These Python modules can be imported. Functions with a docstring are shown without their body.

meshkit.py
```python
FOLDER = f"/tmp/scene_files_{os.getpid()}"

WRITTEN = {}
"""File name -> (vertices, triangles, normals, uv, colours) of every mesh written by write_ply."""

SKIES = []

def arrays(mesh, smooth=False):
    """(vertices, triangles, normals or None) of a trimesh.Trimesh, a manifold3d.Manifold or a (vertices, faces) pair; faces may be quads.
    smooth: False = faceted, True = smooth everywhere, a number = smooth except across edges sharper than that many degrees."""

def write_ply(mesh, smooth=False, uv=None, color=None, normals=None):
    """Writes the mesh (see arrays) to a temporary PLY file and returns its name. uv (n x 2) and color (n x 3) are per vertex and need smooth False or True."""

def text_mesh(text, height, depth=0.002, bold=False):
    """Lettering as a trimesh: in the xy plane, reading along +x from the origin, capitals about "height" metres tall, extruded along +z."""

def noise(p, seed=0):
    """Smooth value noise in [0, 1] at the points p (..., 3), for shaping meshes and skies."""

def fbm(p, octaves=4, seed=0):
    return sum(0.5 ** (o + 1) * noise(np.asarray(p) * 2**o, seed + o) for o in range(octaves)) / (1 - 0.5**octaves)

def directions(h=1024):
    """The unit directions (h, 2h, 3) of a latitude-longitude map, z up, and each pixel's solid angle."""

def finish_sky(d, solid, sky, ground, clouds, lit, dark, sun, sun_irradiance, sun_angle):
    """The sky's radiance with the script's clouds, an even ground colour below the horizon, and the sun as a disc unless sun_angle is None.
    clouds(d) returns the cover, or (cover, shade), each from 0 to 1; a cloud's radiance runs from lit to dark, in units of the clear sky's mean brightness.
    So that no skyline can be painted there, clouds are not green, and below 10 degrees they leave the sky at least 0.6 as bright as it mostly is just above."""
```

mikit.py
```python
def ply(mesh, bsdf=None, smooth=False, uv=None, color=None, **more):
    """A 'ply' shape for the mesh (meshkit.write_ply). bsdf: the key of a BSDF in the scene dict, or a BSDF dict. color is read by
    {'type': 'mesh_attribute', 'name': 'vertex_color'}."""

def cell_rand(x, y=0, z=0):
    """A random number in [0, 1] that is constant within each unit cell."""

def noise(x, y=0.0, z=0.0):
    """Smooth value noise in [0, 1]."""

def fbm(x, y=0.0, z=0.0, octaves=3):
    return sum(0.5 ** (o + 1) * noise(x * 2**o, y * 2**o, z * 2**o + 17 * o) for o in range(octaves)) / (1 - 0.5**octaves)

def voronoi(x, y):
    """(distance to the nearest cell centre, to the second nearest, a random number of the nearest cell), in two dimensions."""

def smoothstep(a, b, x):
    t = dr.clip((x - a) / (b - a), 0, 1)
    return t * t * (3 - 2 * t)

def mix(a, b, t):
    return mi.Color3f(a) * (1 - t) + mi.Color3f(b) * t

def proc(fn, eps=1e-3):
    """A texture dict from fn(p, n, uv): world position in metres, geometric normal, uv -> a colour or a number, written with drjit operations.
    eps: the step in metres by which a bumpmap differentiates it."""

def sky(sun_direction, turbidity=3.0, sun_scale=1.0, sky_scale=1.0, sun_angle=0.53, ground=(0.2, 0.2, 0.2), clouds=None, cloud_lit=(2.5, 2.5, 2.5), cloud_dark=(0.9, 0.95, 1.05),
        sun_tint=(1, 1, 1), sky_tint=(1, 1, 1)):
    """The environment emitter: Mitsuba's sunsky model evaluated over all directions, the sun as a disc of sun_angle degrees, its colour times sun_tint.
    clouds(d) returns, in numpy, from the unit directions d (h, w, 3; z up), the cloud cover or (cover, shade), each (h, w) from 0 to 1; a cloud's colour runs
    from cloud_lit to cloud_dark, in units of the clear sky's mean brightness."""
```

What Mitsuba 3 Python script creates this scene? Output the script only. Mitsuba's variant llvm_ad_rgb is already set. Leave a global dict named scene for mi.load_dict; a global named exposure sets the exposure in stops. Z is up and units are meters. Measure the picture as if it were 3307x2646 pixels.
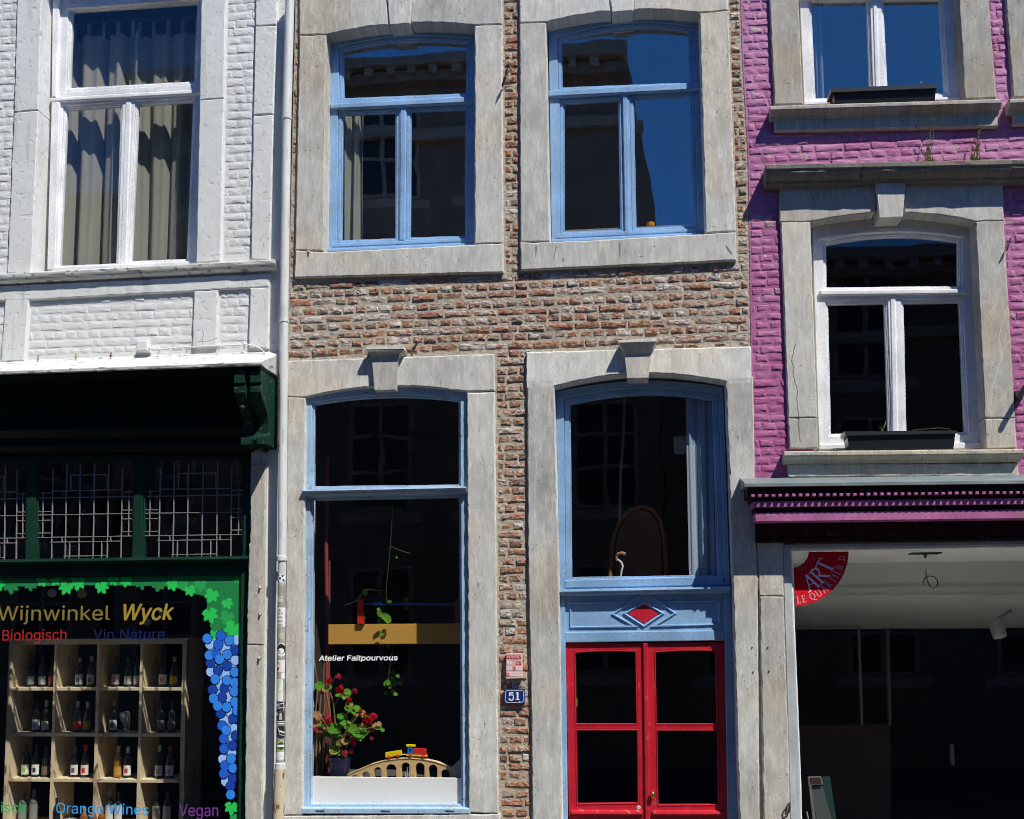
import math, random
import numpy as np
import drjit as dr
import mitsuba as mi
import mapbox_earcut
import shapely
from shapely.geometry import Polygon, box, Point, LineString, MultiPolygon
from shapely.ops import unary_union
from shapely import affinity
import trimesh
import meshkit, mikit
from mikit import noise, fbm, smoothstep, mix, proc, voronoi

# ------------------------------------------------------------------ camera, sky, exposure
exposure = 2.15
SUN = np.array([0.97, -1.0, 1.93])
FW, FH, FL, CX = 3307.0, 2646.0, 3450.0, 1653.5
VH, VV = np.array([-30600.0, 2230.0]), np.array([1435.0, -37000.0])      # vanishing points of the facade's level and upright lines
_b, _c = -(VH[1] + VV[1]), VH[1] * VV[1] + (VH[0] - CX) * (VV[0] - CX) + FL * FL
CY = (-_b + math.sqrt(_b * _b - 4 * _c)) / 2
_n = lambda v: np.array(v, float) / np.linalg.norm(v)
Xc, Zc = -_n([VH[0] - CX, VH[1] - CY, FL]), _n([VV[0] - CX, VV[1] - CY, FL])
ROT = np.array([Xc, np.cross(Zc, Xc), Zc])
EYE = np.array([0.0, -8.0, 2.2])
CAMM = np.eye(4)
CAMM[:3, 0], CAMM[:3, 1], CAMM[:3, 2], CAMM[:3, 3] = -ROT[:, 0], -ROT[:, 1], ROT[:, 2], EYE
scene, labels = {"type": "scene"}, {}
scene["camera"] = {"type": "perspective", "to_world": mi.ScalarTransform4f(CAMM), "fov": float(2 * np.degrees(np.arctan(FW / 2 / FL))), "fov_axis": "x",
                   "principal_point_offset_x": 0.0, "principal_point_offset_y": float(-(CY - FH / 2) / FH), "near_clip": 0.05, "far_clip": 300.0}
scene["sky"] = mikit.sky(SUN, turbidity=2.2, sky_scale=0.55, sun_tint=(0.86, 1.0, 1.20), sky_tint=(0.34, 0.90, 1.62), ground=(0.10, 0.10, 0.10))

# ------------------------------------------------------------------ measuring: a point of the photograph, at a depth y behind the facade (metres)
ZT = {"v": (0, 0, 1 / 1.5339), "a": (0, 0, 1.917), "b": (0, 850, 1.725), "c": (0, 1750, 1.925), "d": (900, 0, 1.91625), "e": (1600, 0, 1.9165), "f": (900, 850, 2.15625),
      "g": (900, 1650, 1.7325), "h": (1600, 850, 1.9165), "i": (1600, 1700, 1.8235), "j": (2380, 0, 2.029), "k": (2380, 800, 1.917), "l": (2380, 1650, 1.7314),
      "m": (1000, 2140, 3.75), "n": (600, 1850, 2.1667), "o": (700, 1150, 3.8333), "p": (2380, 1540, 4.146)}


def W(t, x, y, d=0.0):
    ox, oy, s = ZT[t]
    r = ROT @ np.array([(ox + x / s - CX) / FL, (oy + y / s - CY) / FL, 1.0])
    p = EYE + r * ((d - EYE[1]) / r[1])
    return p[0], p[2]


def P(t, pts, d=0.0):
    return np.array([W(t, x, y, d) for x, y in pts])


def arc(p0, pm, p1, n=14):
    """points of the circle through three points, from p0 to p1"""
    (ax, ay), (bx, by), (cx, cy) = p0, pm, p1
    D = 2 * (ax * (by - cy) + bx * (cy - ay) + cx * (ay - by))
    ux = ((ax * ax + ay * ay) * (by - cy) + (bx * bx + by * by) * (cy - ay) + (cx * cx + cy * cy) * (ay - by)) / D
    uy = ((ax * ax + ay * ay) * (cx - bx) + (bx * bx + by * by) * (ax - cx) + (cx * cx + cy * cy) * (bx - ax)) / D
    r = math.hypot(ax - ux, ay - uy)
    a0, am, a1 = (math.atan2(y - uy, x - ux) for x, y in (p0, pm, p1))
    sweep, half = (a1 - a0) % (2 * math.pi), (am - a0) % (2 * math.pi)
    a1_ = a0 + (sweep if half < sweep else sweep - 2 * math.pi)
    return [(ux + r * math.cos(a0 + (a1_ - a0) * i / n), uy + r * math.sin(a0 + (a1_ - a0) * i / n)) for i in range(n + 1)]


# ------------------------------------------------------------------ mesh helpers (a mesh is a pair of arrays)
def cat(*ms):
    vs, fs, k = [], [], 0
    for v, f in ms:
        v, f = np.asarray(v, float), np.asarray(f, int)
        vs.append(v)
        fs.append(f + k)
        k += len(v)
    return np.vstack(vs), np.vstack(fs)


def mv(m, d):
    return m[0] + np.asarray(d, float), m[1]


def tm(mesh):
    return np.array(mesh.vertices), np.array(mesh.faces)


def polys(g):
    if isinstance(g, np.ndarray) or isinstance(g, list):
        g = Polygon(g)
    if not g.is_valid:
        g = g.buffer(0)
    return [p for p in getattr(g, "geoms", [g]) if isinstance(p, Polygon) and p.area > 1e-8]


def ring_arrays(p, step=None):
    out = []
    for k, r in enumerate([p.exterior, *p.interiors]):
        c = np.array(r.coords)[:-1, :2]
        keep = np.linalg.norm(c - np.roll(c, 1, 0), axis=1) > 1e-5
        c = c[keep]
        a = np.sum(c[:, 0] * np.roll(c[:, 1], -1) - c[:, 1] * np.roll(c[:, 0], -1))
        if (a > 0) != (k == 0):
            c = c[::-1]
        if step:
            q = []
            for i in range(len(c)):
                a_, b_ = c[i], c[(i + 1) % len(c)]
                n = max(1, int(round(np.linalg.norm(b_ - a_) / step)))
                q += [a_ + (b_ - a_) * j / n for j in range(n)]
            c = np.array(q)
        out.append(c)
    return out


def inset(c, d):
    """ring c moved by d towards the material (to its left)"""
    e = np.roll(c, -1, 0) - c
    e /= np.linalg.norm(e, axis=1, keepdims=True) + 1e-12
    n = np.stack([-e[:, 1], e[:, 0]], 1)
    n0 = np.roll(n, 1, 0)
    m = n + n0
    s = np.maximum(np.sum(m * n, 1), 0.5)
    return c + m / s[:, None] * np.asarray(d).reshape(-1, 1)


def slab(g, yf, yb, bev=0.003, jit=0.0, step=None, seed=0, tilt=None, back=True):
    """A plate of outline g (x, z), front face at y = yf, back at yb, with chamfered front edges; jit roughens the outline."""
    out = []
    for p in polys(g):
        if bev > 0.001 and p.interiors:
            while bev > 0.0006 and p.buffer(-bev * 1.15, join_style=2).area < 0.25 * p.area * max(0.05, 1 - bev * 2.3 * p.length / p.area / 2) + 1e-9:
                bev *= 0.6
        rings = ring_arrays(p, step)
        V, F, base, fronts = [], [], 0, []
        for c in rings:
            if jit:
                q = np.column_stack([c * 23.0, np.full(len(c), seed * 7.3)])
                nz = meshkit.fbm(q, 3, seed) - 0.5
                chip = np.maximum(meshkit.noise(q * 0.45 + 5, seed + 3) - 0.72, 0) * 2.2
                c = inset(c, nz * 2 * jit + chip * jit * 3)
                b = bev * (0.5 + 1.6 * meshkit.noise(q * 1.3 + 9, seed + 1))
            else:
                b = np.full(len(c), bev)
            n = len(c)
            fr = inset(c, b)
            V += [np.column_stack([fr[:, 0], np.full(n, yf), fr[:, 1]]), np.column_stack([c[:, 0], yf + b, c[:, 1]]), np.column_stack([c[:, 0], np.full(n, yb), c[:, 1]])]
            i, j = np.arange(n), (np.arange(n) + 1) % n
            for k in (0, 1):
                a0, a1, b0, b1 = base + k * n + i, base + k * n + j, base + (k + 1) * n + i, base + (k + 1) * n + j
                F += [np.stack([a0, b0, b1], 1), np.stack([a0, b1, a1], 1)]
            fronts.append((fr, base, c, base + 2 * n))
            base += 3 * n
        ends = np.cumsum([len(x[0]) for x in fronts]).astype(np.uint32)
        idx = np.concatenate([np.arange(len(x[0])) + x[1] for x in fronts])
        t = mapbox_earcut.triangulate_float64(np.vstack([x[0] for x in fronts]).astype(np.float64), ends).reshape(-1, 3).astype(int)
        v = np.vstack(V)
        f = np.vstack(F)
        if len(t):
            cap = idx[t]
            nrm = np.cross(v[cap[:, 1]] - v[cap[:, 0]], v[cap[:, 2]] - v[cap[:, 0]])[:, 1]
            cap = np.where((nrm > 0)[:, None], cap[:, ::-1], cap)
            f = np.vstack([f, cap])
            if back:
                idb = np.concatenate([np.arange(len(x[0])) + x[3] for x in fronts])
                f = np.vstack([f, idb[t][:, ::-1] if (nrm > 0).mean() < 0.5 else idb[t]])
        out.append((v, f))
    return cat(*out)


def sheet(g, y, up=None):
    """a single flat sheet of outline g at depth y, facing the street"""
    out = []
    for p in polys(g):
        r = ring_arrays(p)
        v2 = np.vstack(r)
        t = mapbox_earcut.triangulate_float64(v2.astype(np.float64), np.cumsum([len(x) for x in r]).astype(np.uint32)).reshape(-1, 3).astype(int)
        v = np.column_stack([v2[:, 0], np.full(len(v2), y), v2[:, 1]])
        n = np.cross(v[t[:, 1]] - v[t[:, 0]], v[t[:, 2]] - v[t[:, 0]])[:, 1]
        out.append((v, np.where((n > 0)[:, None], t[:, ::-1], t)))
    return cat(*out)


def pane_mesh(g, y, cell=0.06, amp=0.0007, tilt=1.0):
    """window glass: a single sheet, slightly uneven as old panes are"""
    g = Polygon(g) if not hasattr(g, "bounds") else g
    x0, z0, x1, z1 = g.bounds
    nx, nz = max(2, int((x1 - x0) / cell)), max(2, int((z1 - z0) / cell))
    out = []
    for i in range(nx):
        for j in range(nz):
            q = g.intersection(box(x0 + (x1 - x0) * i / nx, z0 + (z1 - z0) * j / nz, x0 + (x1 - x0) * (i + 1) / nx, z0 + (z1 - z0) * (j + 1) / nz))
            if q.area > 1e-8:
                out.append(sheet(q, y))
    v, f = cat(*out)
    v = np.round(v, 6)
    t = trimesh.Trimesh(v, f, process=False)
    t.merge_vertices(digits_vertex=5)
    v, f = tm(t)
    o = np.array([x0 * 3.3, 0, z0 * 2.1])
    h = meshkit.noise(np.column_stack([v[:, 0] * 4.2, v[:, 0] * 0, v[:, 2] * 3.1]) + o, 3) + 0.35 * meshkit.noise(np.column_stack([v[:, 0] * 11, v[:, 0] * 0, v[:, 2] * 9]) + o, 4)
    v[:, 1] += amp * (h - 0.6) + tilt * ((v[:, 0] - x0) * 0.0025 * math.sin(x0 * 17 + z0 * 5) + (v[:, 2] - z0) * 0.002 * math.sin(x0 * 7 + z0 * 13))
    return v, f


def bx(x0, x1, y0, y1, z0, z1, bev=0.0):
    if bev:
        return slab(Polygon([(x0, z0), (x1, z0), (x1, z1), (x0, z1)]), y0, y1, bev)
    m = trimesh.creation.box(bounds=[[min(x0, x1), min(y0, y1), min(z0, z1)], [max(x0, x1), max(y0, y1), max(z0, z1)]])
    return tm(m)


def loft(sections, yback, bev=0):
    """sections: (x0, z0, x1, z1, yfront) from top to bottom; a block whose front follows them, back at yback"""
    V, F = [], []
    for x0, z0, x1, z1, yf in sections:
        V += [(x0, yback, z0), (x0, yf, z0), (x1, yf, z1), (x1, yback, z1)]
    n = len(sections)
    for k in range(n - 1):
        a, b = 4 * k, 4 * k + 4
        for i in range(3):
            F += [(a + i, b + i, b + i + 1), (a + i, b + i + 1, a + i + 1)]
        F += [(a + 3, b + 3, b), (a + 3, b, a)]
    F += [(0, 1, 2), (0, 2, 3)]
    e = 4 * n - 4
    F += [(e, e + 2, e + 1), (e, e + 3, e + 2)]
    return np.array(V, float), np.array(F)


def L(t, secs):
    """loft sections from measured points: (xl, yl, xr, yr, depth)"""
    return [(*W(t, xl, yl, d), *W(t, xr, yr, d), d) for xl, yl, xr, yr, d in secs]


def moulding(t, A, B, d, prof, yback=0.05, n=1, jit=0.0, seed=0, grow=0.0):
    """A profile [(y, dz)] drawn along the line from A to B (measured at depth d; dz from it), ends closed; the list runs from the top at the wall, outwards and down back to the wall."""
    (xa, za), (xb, zb) = W(t, *A, d), W(t, *B, d)
    pr = [(yback, prof[0][1]), *prof, (yback, prof[-1][1])]
    m, V, F = len(pr), [], []
    for i in range(n + 1):
        s = i / n
        x, z = xa + (xb - xa) * s, za + (zb - za) * s
        for k, (y, dz) in enumerate(pr):
            w = 0.0
            if jit and 0 < k < m - 1:
                w = (meshkit.noise(np.array([x * 14.0, k * 3.1, seed]), seed) - 0.5) * 2 * jit
            ex = -grow * max(-y, 0) * (1 - s) + grow * max(-y, 0) * s if grow and i in (0, n) else 0
            V.append((x + ex, y + w, z + dz + w * 0.5))
    for i in range(n):
        for k in range(m):
            a, b, c, d_ = i * m + k, i * m + (k + 1) % m, (i + 1) * m + k, (i + 1) * m + (k + 1) % m
            F += [(a, b, d_), (a, d_, c)]
    v = np.array(V, float)
    p2 = np.array(pr, float)
    tt = mapbox_earcut.triangulate_float64(p2, np.array([m], np.uint32)).reshape(-1, 3).astype(int)
    area = sum(p2[i][0] * p2[(i + 1) % m][1] - p2[(i + 1) % m][0] * p2[i][1] for i in range(m))
    F = np.array(F)
    F = np.vstack([F, tt, tt[:, ::-1] + n * m])
    tmesh = trimesh.Trimesh(v, F, process=False)
    trimesh.repair.fix_normals(tmesh)
    return tm(tmesh)


def tube(path, r, n=8):
    path = np.asarray(path, float)
    r = np.broadcast_to(r, len(path))
    d = np.gradient(path, axis=0)
    V, F = [], []
    ref = np.array([0.3, 0.5, 0.81])
    for p, t, rr in zip(path, d, r):
        t = t / (np.linalg.norm(t) + 1e-12)
        a = np.cross(t, ref)
        if np.linalg.norm(a) < 0.1:
            a = np.cross(t, [1.0, 0, 0])
        a /= np.linalg.norm(a)
        b = np.cross(t, a)
        for k in range(n):
            g = 2 * math.pi * k / n
            V.append(p + rr * (math.cos(g) * a + math.sin(g) * b))
    m = len(path)
    for i in range(m - 1):
        for k in range(n):
            a, b, c, e = i * n + k, i * n + (k + 1) % n, (i + 1) * n + k, (i + 1) * n + (k + 1) % n
            F += [(a, b, e), (a, e, c)]
    V += [path[0], path[-1]]
    for k in range(n):
        F += [(len(V) - 2, (k + 1) % n, k), (len(V) - 1, (m - 1) * n + k, (m - 1) * n + (k + 1) % n)]
    return np.array(V), np.array(F)


def lathe(prof, c, n=16, sx=1.0, sy=1.0):
    """prof: (radius, height) from the bottom to the top, round the upright axis through c"""
    V, F, m = [], [], len(prof)
    for r, z in prof:
        for k in range(n):
            g = 2 * math.pi * k / n
            V.append((c[0] + r * math.cos(g) * sx, c[1] + r * math.sin(g) * sy, c[2] + z))
    for i in range(m - 1):
        for k in range(n):
            a, b, d, e = i * n + k, i * n + (k + 1) % n, (i + 1) * n + k, (i + 1) * n + (k + 1) % n
            F += [(a, b, e), (a, e, d)]
    V += [(c[0], c[1], c[2] + prof[0][1]), (c[0], c[1], c[2] + prof[-1][1])]
    for k in range(n):
        F += [(len(V) - 2, (k + 1) % n, k), (len(V) - 1, (m - 1) * n + k, (m - 1) * n + (k + 1) % n)]
    return np.array(V), np.array(F)


def rotm(m, axis, deg, at=(0, 0, 0)):
    R = trimesh.transformations.rotation_matrix(math.radians(deg), axis, at)
    return trimesh.transform_points(m[0], R), m[1]


# ------------------------------------------------------------------ scene entries
COUNT = {}


def key_for(name):
    k = COUNT.get(name, -1) + 1
    COUNT[name] = k
    return name if k == 0 else f"{name}_{k:03d}"


def add(name, mesh, mat, parent=None, uv=None, color=None, smooth=False, label=None, **more):
    """one entry of the scene; returns its key"""
    key = key_for(f"{parent}__{name}" if parent else name)
    n = len(mesh[0])
    if color is not None:
        color = np.broadcast_to(np.asarray(color, float), (n, 3))
    if uv is not None:
        uv = np.broadcast_to(np.asarray(uv, float), (n, 2))
    if smooth not in (False, True) and (uv is not None or color is not None):
        s = trimesh.graph.smooth_shade(trimesh.Trimesh(*mesh, process=False), angle=math.radians(smooth), facet_minarea=None)
        mesh = tm(s)
        uv = None if uv is None else np.broadcast_to(uv[0], (len(mesh[0]), 2))
        color = None if color is None else np.broadcast_to(color[0], (len(mesh[0]), 3))
        smooth = True
    scene[key] = mikit.ply(mesh, "mat_" + mat, smooth=smooth, uv=uv, color=color, **more)
    if label:
        labels[key] = {"label": label}
    return key


def thing(name, label, category, group=None):
    key = key_for(name)
    labels[key] = {"label": label, "category": category}
    if group:
        labels[key]["group"] = group
    return key


def one(name, mesh, mat, label, category, group=None, **kw):
    k = add(name, mesh, mat, **kw)
    labels[k] = {"label": label, "category": category}
    if group:
        labels[k]["group"] = group
    return k


def struct(name, mesh, mat, kind="structure", **kw):
    k = add(name, mesh, mat, **kw)
    labels[k] = {"kind": kind, **({"label": kw["label"]} if "label" in kw else {})}
    return k


# ------------------------------------------------------------------ materials
def P_(color, rough=0.6, spec=0.4, **kw):
    return {"type": "twosided", "bsdf": {"type": "principled", "base_color": color, "roughness": rough, "specular": spec, **kw}}


def rgb(*c):
    return {"type": "rgb", "value": list(c)}


def bump(b, fn, eps=1.5e-3):
    b = dict(b)
    return {"type": "twosided", "bsdf": {"type": "bumpmap", "arbitrary": proc(fn, eps), "scale": 1.0, "bsdf": b["bsdf"]}}


def stone_col(p, n, uv):
    a, z, t, r = dr.select(dr.abs(n.x) > 0.7, p.y + 0.37, p.x), p.z, uv.x, uv.y
    base = mix((0.55, 0.535, 0.50), (0.36, 0.335, 0.29), dr.minimum(t, 1.0)) * (1.0 - 0.5 * dr.maximum(t - 1.0, 0.0))
    big = fbm(a * 2.6 + r * 31, z * 2.1, r * 9, octaves=3)
    mid = fbm(a * 14, z * 9 + r * 7, octaves=3)
    hatch = noise(a * 170, z * 34 + r * 5) * noise(a * 60, z * 12)
    streak = noise(a * 34 + r * 13, z * 1.5)
    pits = smoothstep(0.86, 0.93, noise(a * 95, z * 70 + r * 3)) * smoothstep(0.45, 0.7, noise(a * 9, z * 7 + r * 4))
    v = 1.0 + 0.42 * (big - 0.5) + 0.30 * (mid - 0.5) + 0.40 * (hatch - 0.24) + 0.10 * (streak - 0.5) + 0.26 * (r - 0.5)
    warm = smoothstep(0.5, 0.8, fbm(a * 1.7 + 40, z * 2.3, octaves=2))
    c = base * v * (1 - 0.5 * pits)
    return c * mix((1, 1, 1), (1.05, 0.98, 0.88), warm)


def stone_h(p, n, uv):
    a, z = dr.select(dr.abs(n.x) > 0.7, p.y + 0.37, p.x), p.z
    return 0.0006 * noise(a * 170, z * 34 + uv.y * 5) + 0.0014 * fbm(a * 34, z * 26, octaves=3) - 0.0015 * smoothstep(0.84, 0.92, noise(a * 80, z * 80 + uv.y * 3))


def brick_col(p, n, uv):
    t, w = uv.x, uv.y
    a, z = p.x + 0.8 * p.y, p.z
    c = mix((0.18, 0.11, 0.09), (0.36, 0.165, 0.10), smoothstep(0.0, 0.45, t))
    c = mix(c, (0.30, 0.225, 0.18), smoothstep(0.45, 0.85, t))
    g = fbm(a * 55, z * 70, octaves=3)
    c = c * (0.60 + 0.8 * g)
    c = mix(c, (0.42, 0.36, 0.28), smoothstep(0.54, 0.72, fbm(a * 38 + 9, z * 60, octaves=2)) * 0.85)
    white = smoothstep(0.86 - w * 0.62, 1.0 - w * 0.6, fbm(a * 24 + t * 50, z * 60, octaves=3) * 0.75 + 0.25 * noise(a * 120, z * 120))
    c = mix(c, (0.52, 0.49, 0.45), white * 0.85)
    dark = smoothstep(0.72, 0.8, noise(a * 60 + 5, z * 70 + 3))
    return c * (1 - 0.4 * dark)


def brick_h(p, n, uv):
    a, z = p.x + 0.8 * p.y, p.z
    return 0.007 * fbm(a * 42, z * 60, octaves=3) - 0.004 * smoothstep(0.68, 0.8, noise(a * 60 + 5, z * 70 + 3))


def mortar_col(p, n, uv):
    a, z = p.x + 0.8 * p.y, p.z
    g = fbm(a * 60, z * 60, octaves=3)
    return mix((0.37, 0.315, 0.24), (0.43, 0.38, 0.31), fbm(a * 4, z * 5, octaves=2)) * (0.62 + 0.76 * g)


def mortar_h(p, n, uv):
    return 0.007 * fbm((p.x + 0.8 * p.y) * 45, p.z * 55, octaves=3)


def white_col(p, n, uv):
    a, z = p.x + 0.8 * p.y, p.z
    g = fbm(a * 9, z * 6, octaves=3)
    chip = smoothstep(0.83, 0.88, noise(a * 42 + 11, z * 33) * 0.8 + 0.2 * noise(a * 160, z * 160))
    drip = smoothstep(0.66, 0.85, noise(a * 26, z * 1.6 + 4)) * smoothstep(0.4, 0.7, noise(a * 3, z * 3))
    c = mix((0.68, 0.68, 0.665), (0.60, 0.605, 0.59), g) * (1 - 0.14 * drip)
    return mix(c, (0.33, 0.30, 0.27), chip * 0.8 * uv.x)


def white_h(p, n, uv):
    a, z = p.x + 0.8 * p.y, p.z
    rough = mi.Float(uv.y)
    return rough * (0.0036 * fbm(a * 30, z * 48, octaves=3) + 0.0012 * noise(a * 110, z * 140)) + (1 - rough) * (0.0016 * fbm(a * 30, z * 30, octaves=2) - 0.002 * smoothstep(0.80, 0.88, noise(a * 34, z * 27 + 4)))


def pink_col(p, n, uv):
    a, z = p.x + 0.8 * p.y, p.z
    g = fbm(a * 7, z * 5, octaves=3)
    fade = smoothstep(4.0, 6.6, z + 1.2 * (fbm(a * 2, z * 2 + 3, octaves=2) - 0.5))          # the paint is paler higher up, where more weather reaches it
    c = mix((0.36, 0.085, 0.225), (0.45, 0.19, 0.345), dr.clip(0.55 * g + 0.6 * fade, 0, 1))
    chip = smoothstep(0.825, 0.85, noise(a * 19 + 3, z * 23) * 0.85 + 0.15 * noise(a * 110, z * 110))
    patch = smoothstep(0.52, 0.66, fbm(a * 5 + 20, z * 8, octaves=3))
    c = mix(c, (0.30, 0.06, 0.19), patch * 0.55)
    return mix(c * (0.86 + 0.28 * fbm(a * 40, z * 45, octaves=2)), (0.42, 0.33, 0.28), chip * 0.8)


def paint_col(p, n, uv):
    """painted wood: which paint is told by uv.x; uv.y = how worn"""
    a, z, k, w = p.x + 0.9 * p.y, p.z, uv.x, uv.y
    sel = lambda i: (k > i - 0.5) & (k < i + 0.5)
    c = mi.Color3f(0.24, 0.40, 0.62)                                                        # 0 mid blue (upper windows)
    c = dr.select(sel(1), mi.Color3f(0.33, 0.46, 0.60), c)                                  # 1 faded pale blue (lower window)
    c = dr.select(sel(2), mi.Color3f(0.22, 0.37, 0.57), c)                                  # 2 door frame blue
    c = dr.select(sel(3), mi.Color3f(0.48, 0.012, 0.028), c)                                # 3 red door
    c = dr.select(sel(4), mi.Color3f(0.74, 0.74, 0.75), c)                                  # 4 white frames
    c = dr.select(sel(5), mi.Color3f(0.008, 0.036, 0.023), c)                               # 5 dark green shopfront
    c = dr.select(sel(6), mi.Color3f(0.42, 0.13, 0.29), c)                                  # 6 pink cornice bands
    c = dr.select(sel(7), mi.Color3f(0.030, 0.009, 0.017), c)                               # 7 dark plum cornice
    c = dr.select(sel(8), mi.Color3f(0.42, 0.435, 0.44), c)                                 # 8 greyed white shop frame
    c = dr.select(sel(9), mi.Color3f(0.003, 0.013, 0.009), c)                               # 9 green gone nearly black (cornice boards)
    along = fbm(a * 5, z * 5, octaves=2)
    c = c * (0.80 + 0.36 * along) * (0.93 + 0.14 * noise(a * 70, z * 70)) * (0.94 + 0.12 * noise(a * 130, z * 9))
    crack = smoothstep(0.70, 0.76, fbm(a * 26 + 5, z * 34, octaves=3)) * w
    c = mix(c, mix((0.55, 0.53, 0.49), (0.18, 0.15, 0.12), smoothstep(0.45, 0.55, noise(a * 90, z * 90))), dr.clip(crack, 0, 1) * 0.85)
    dirt = smoothstep(0.55, 0.8, fbm(a * 3 + 7, z * 7, octaves=3)) * w
    return c * (1 - 0.25 * dr.clip(dirt, 0, 1))


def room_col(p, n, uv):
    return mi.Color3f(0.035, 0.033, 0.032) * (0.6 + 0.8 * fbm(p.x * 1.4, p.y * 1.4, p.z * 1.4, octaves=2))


def wood_col(p, n, uv):
    a = p.x * 7 + p.y * 3
    g = noise(a * 9, p.y * 40, p.z * 5 + noise(p.x * 6, p.z * 2) * 3)
    k = smoothstep(0.80, 0.88, noise(p.x * 12 + p.y * 12, p.z * 5 + 7))
    return mix(mix((0.60, 0.49, 0.30), (0.68, 0.58, 0.40), g), (0.30, 0.18, 0.08), k * 0.6)


def zinc_col(p, n, uv):
    g = fbm(p.x * 6, p.y * 12, p.z * 20, octaves=3)
    return mix((0.13, 0.17, 0.18), (0.22, 0.25, 0.255), g)


def lead_col(p, n, uv):
    g = fbm(p.x * 7, p.y * 9, p.z * 14, octaves=3)
    chip = smoothstep(0.74, 0.8, noise(p.x * 30, p.y * 20, p.z * 46))
    return mix(mix((0.46, 0.46, 0.43), (0.60, 0.60, 0.57), g), (0.16, 0.14, 0.12), chip * 0.8)


def rust_col(p, n, uv):
    g = fbm(p.x * 40, p.y * 40, p.z * 13, octaves=3)
    return mix((0.52, 0.44, 0.31), (0.22, 0.10, 0.05), smoothstep(0.52, 0.68, g))


def pipe_col(p, n, uv):
    g = fbm(p.x * 9, p.y * 9, p.z * 4, octaves=3)
    low = smoothstep(2.62, 2.56, p.z)                       # the lower length was never painted white
    d = smoothstep(0.62, 0.75, noise(p.x * 60, p.y * 60, p.z * 7))
    return mix((0.62, 0.62, 0.60), (0.36, 0.33, 0.275), low * uv.x) * (0.88 + 0.22 * g) * (1 - 0.16 * d)


def street_col(p, n, uv):
    return mi.Color3f(0.075, 0.073, 0.07) * (0.7 + 0.6 * fbm(p.x * 3, p.y * 3, octaves=3))


def far_col(p, n, uv):
    """facades across the street, told apart by uv.x"""
    c = mix((0.17, 0.12, 0.08), (0.42, 0.36, 0.27), uv.x)
    return c * (0.75 + 0.5 * fbm(p.x * 4, p.z * 4, octaves=3))


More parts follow.
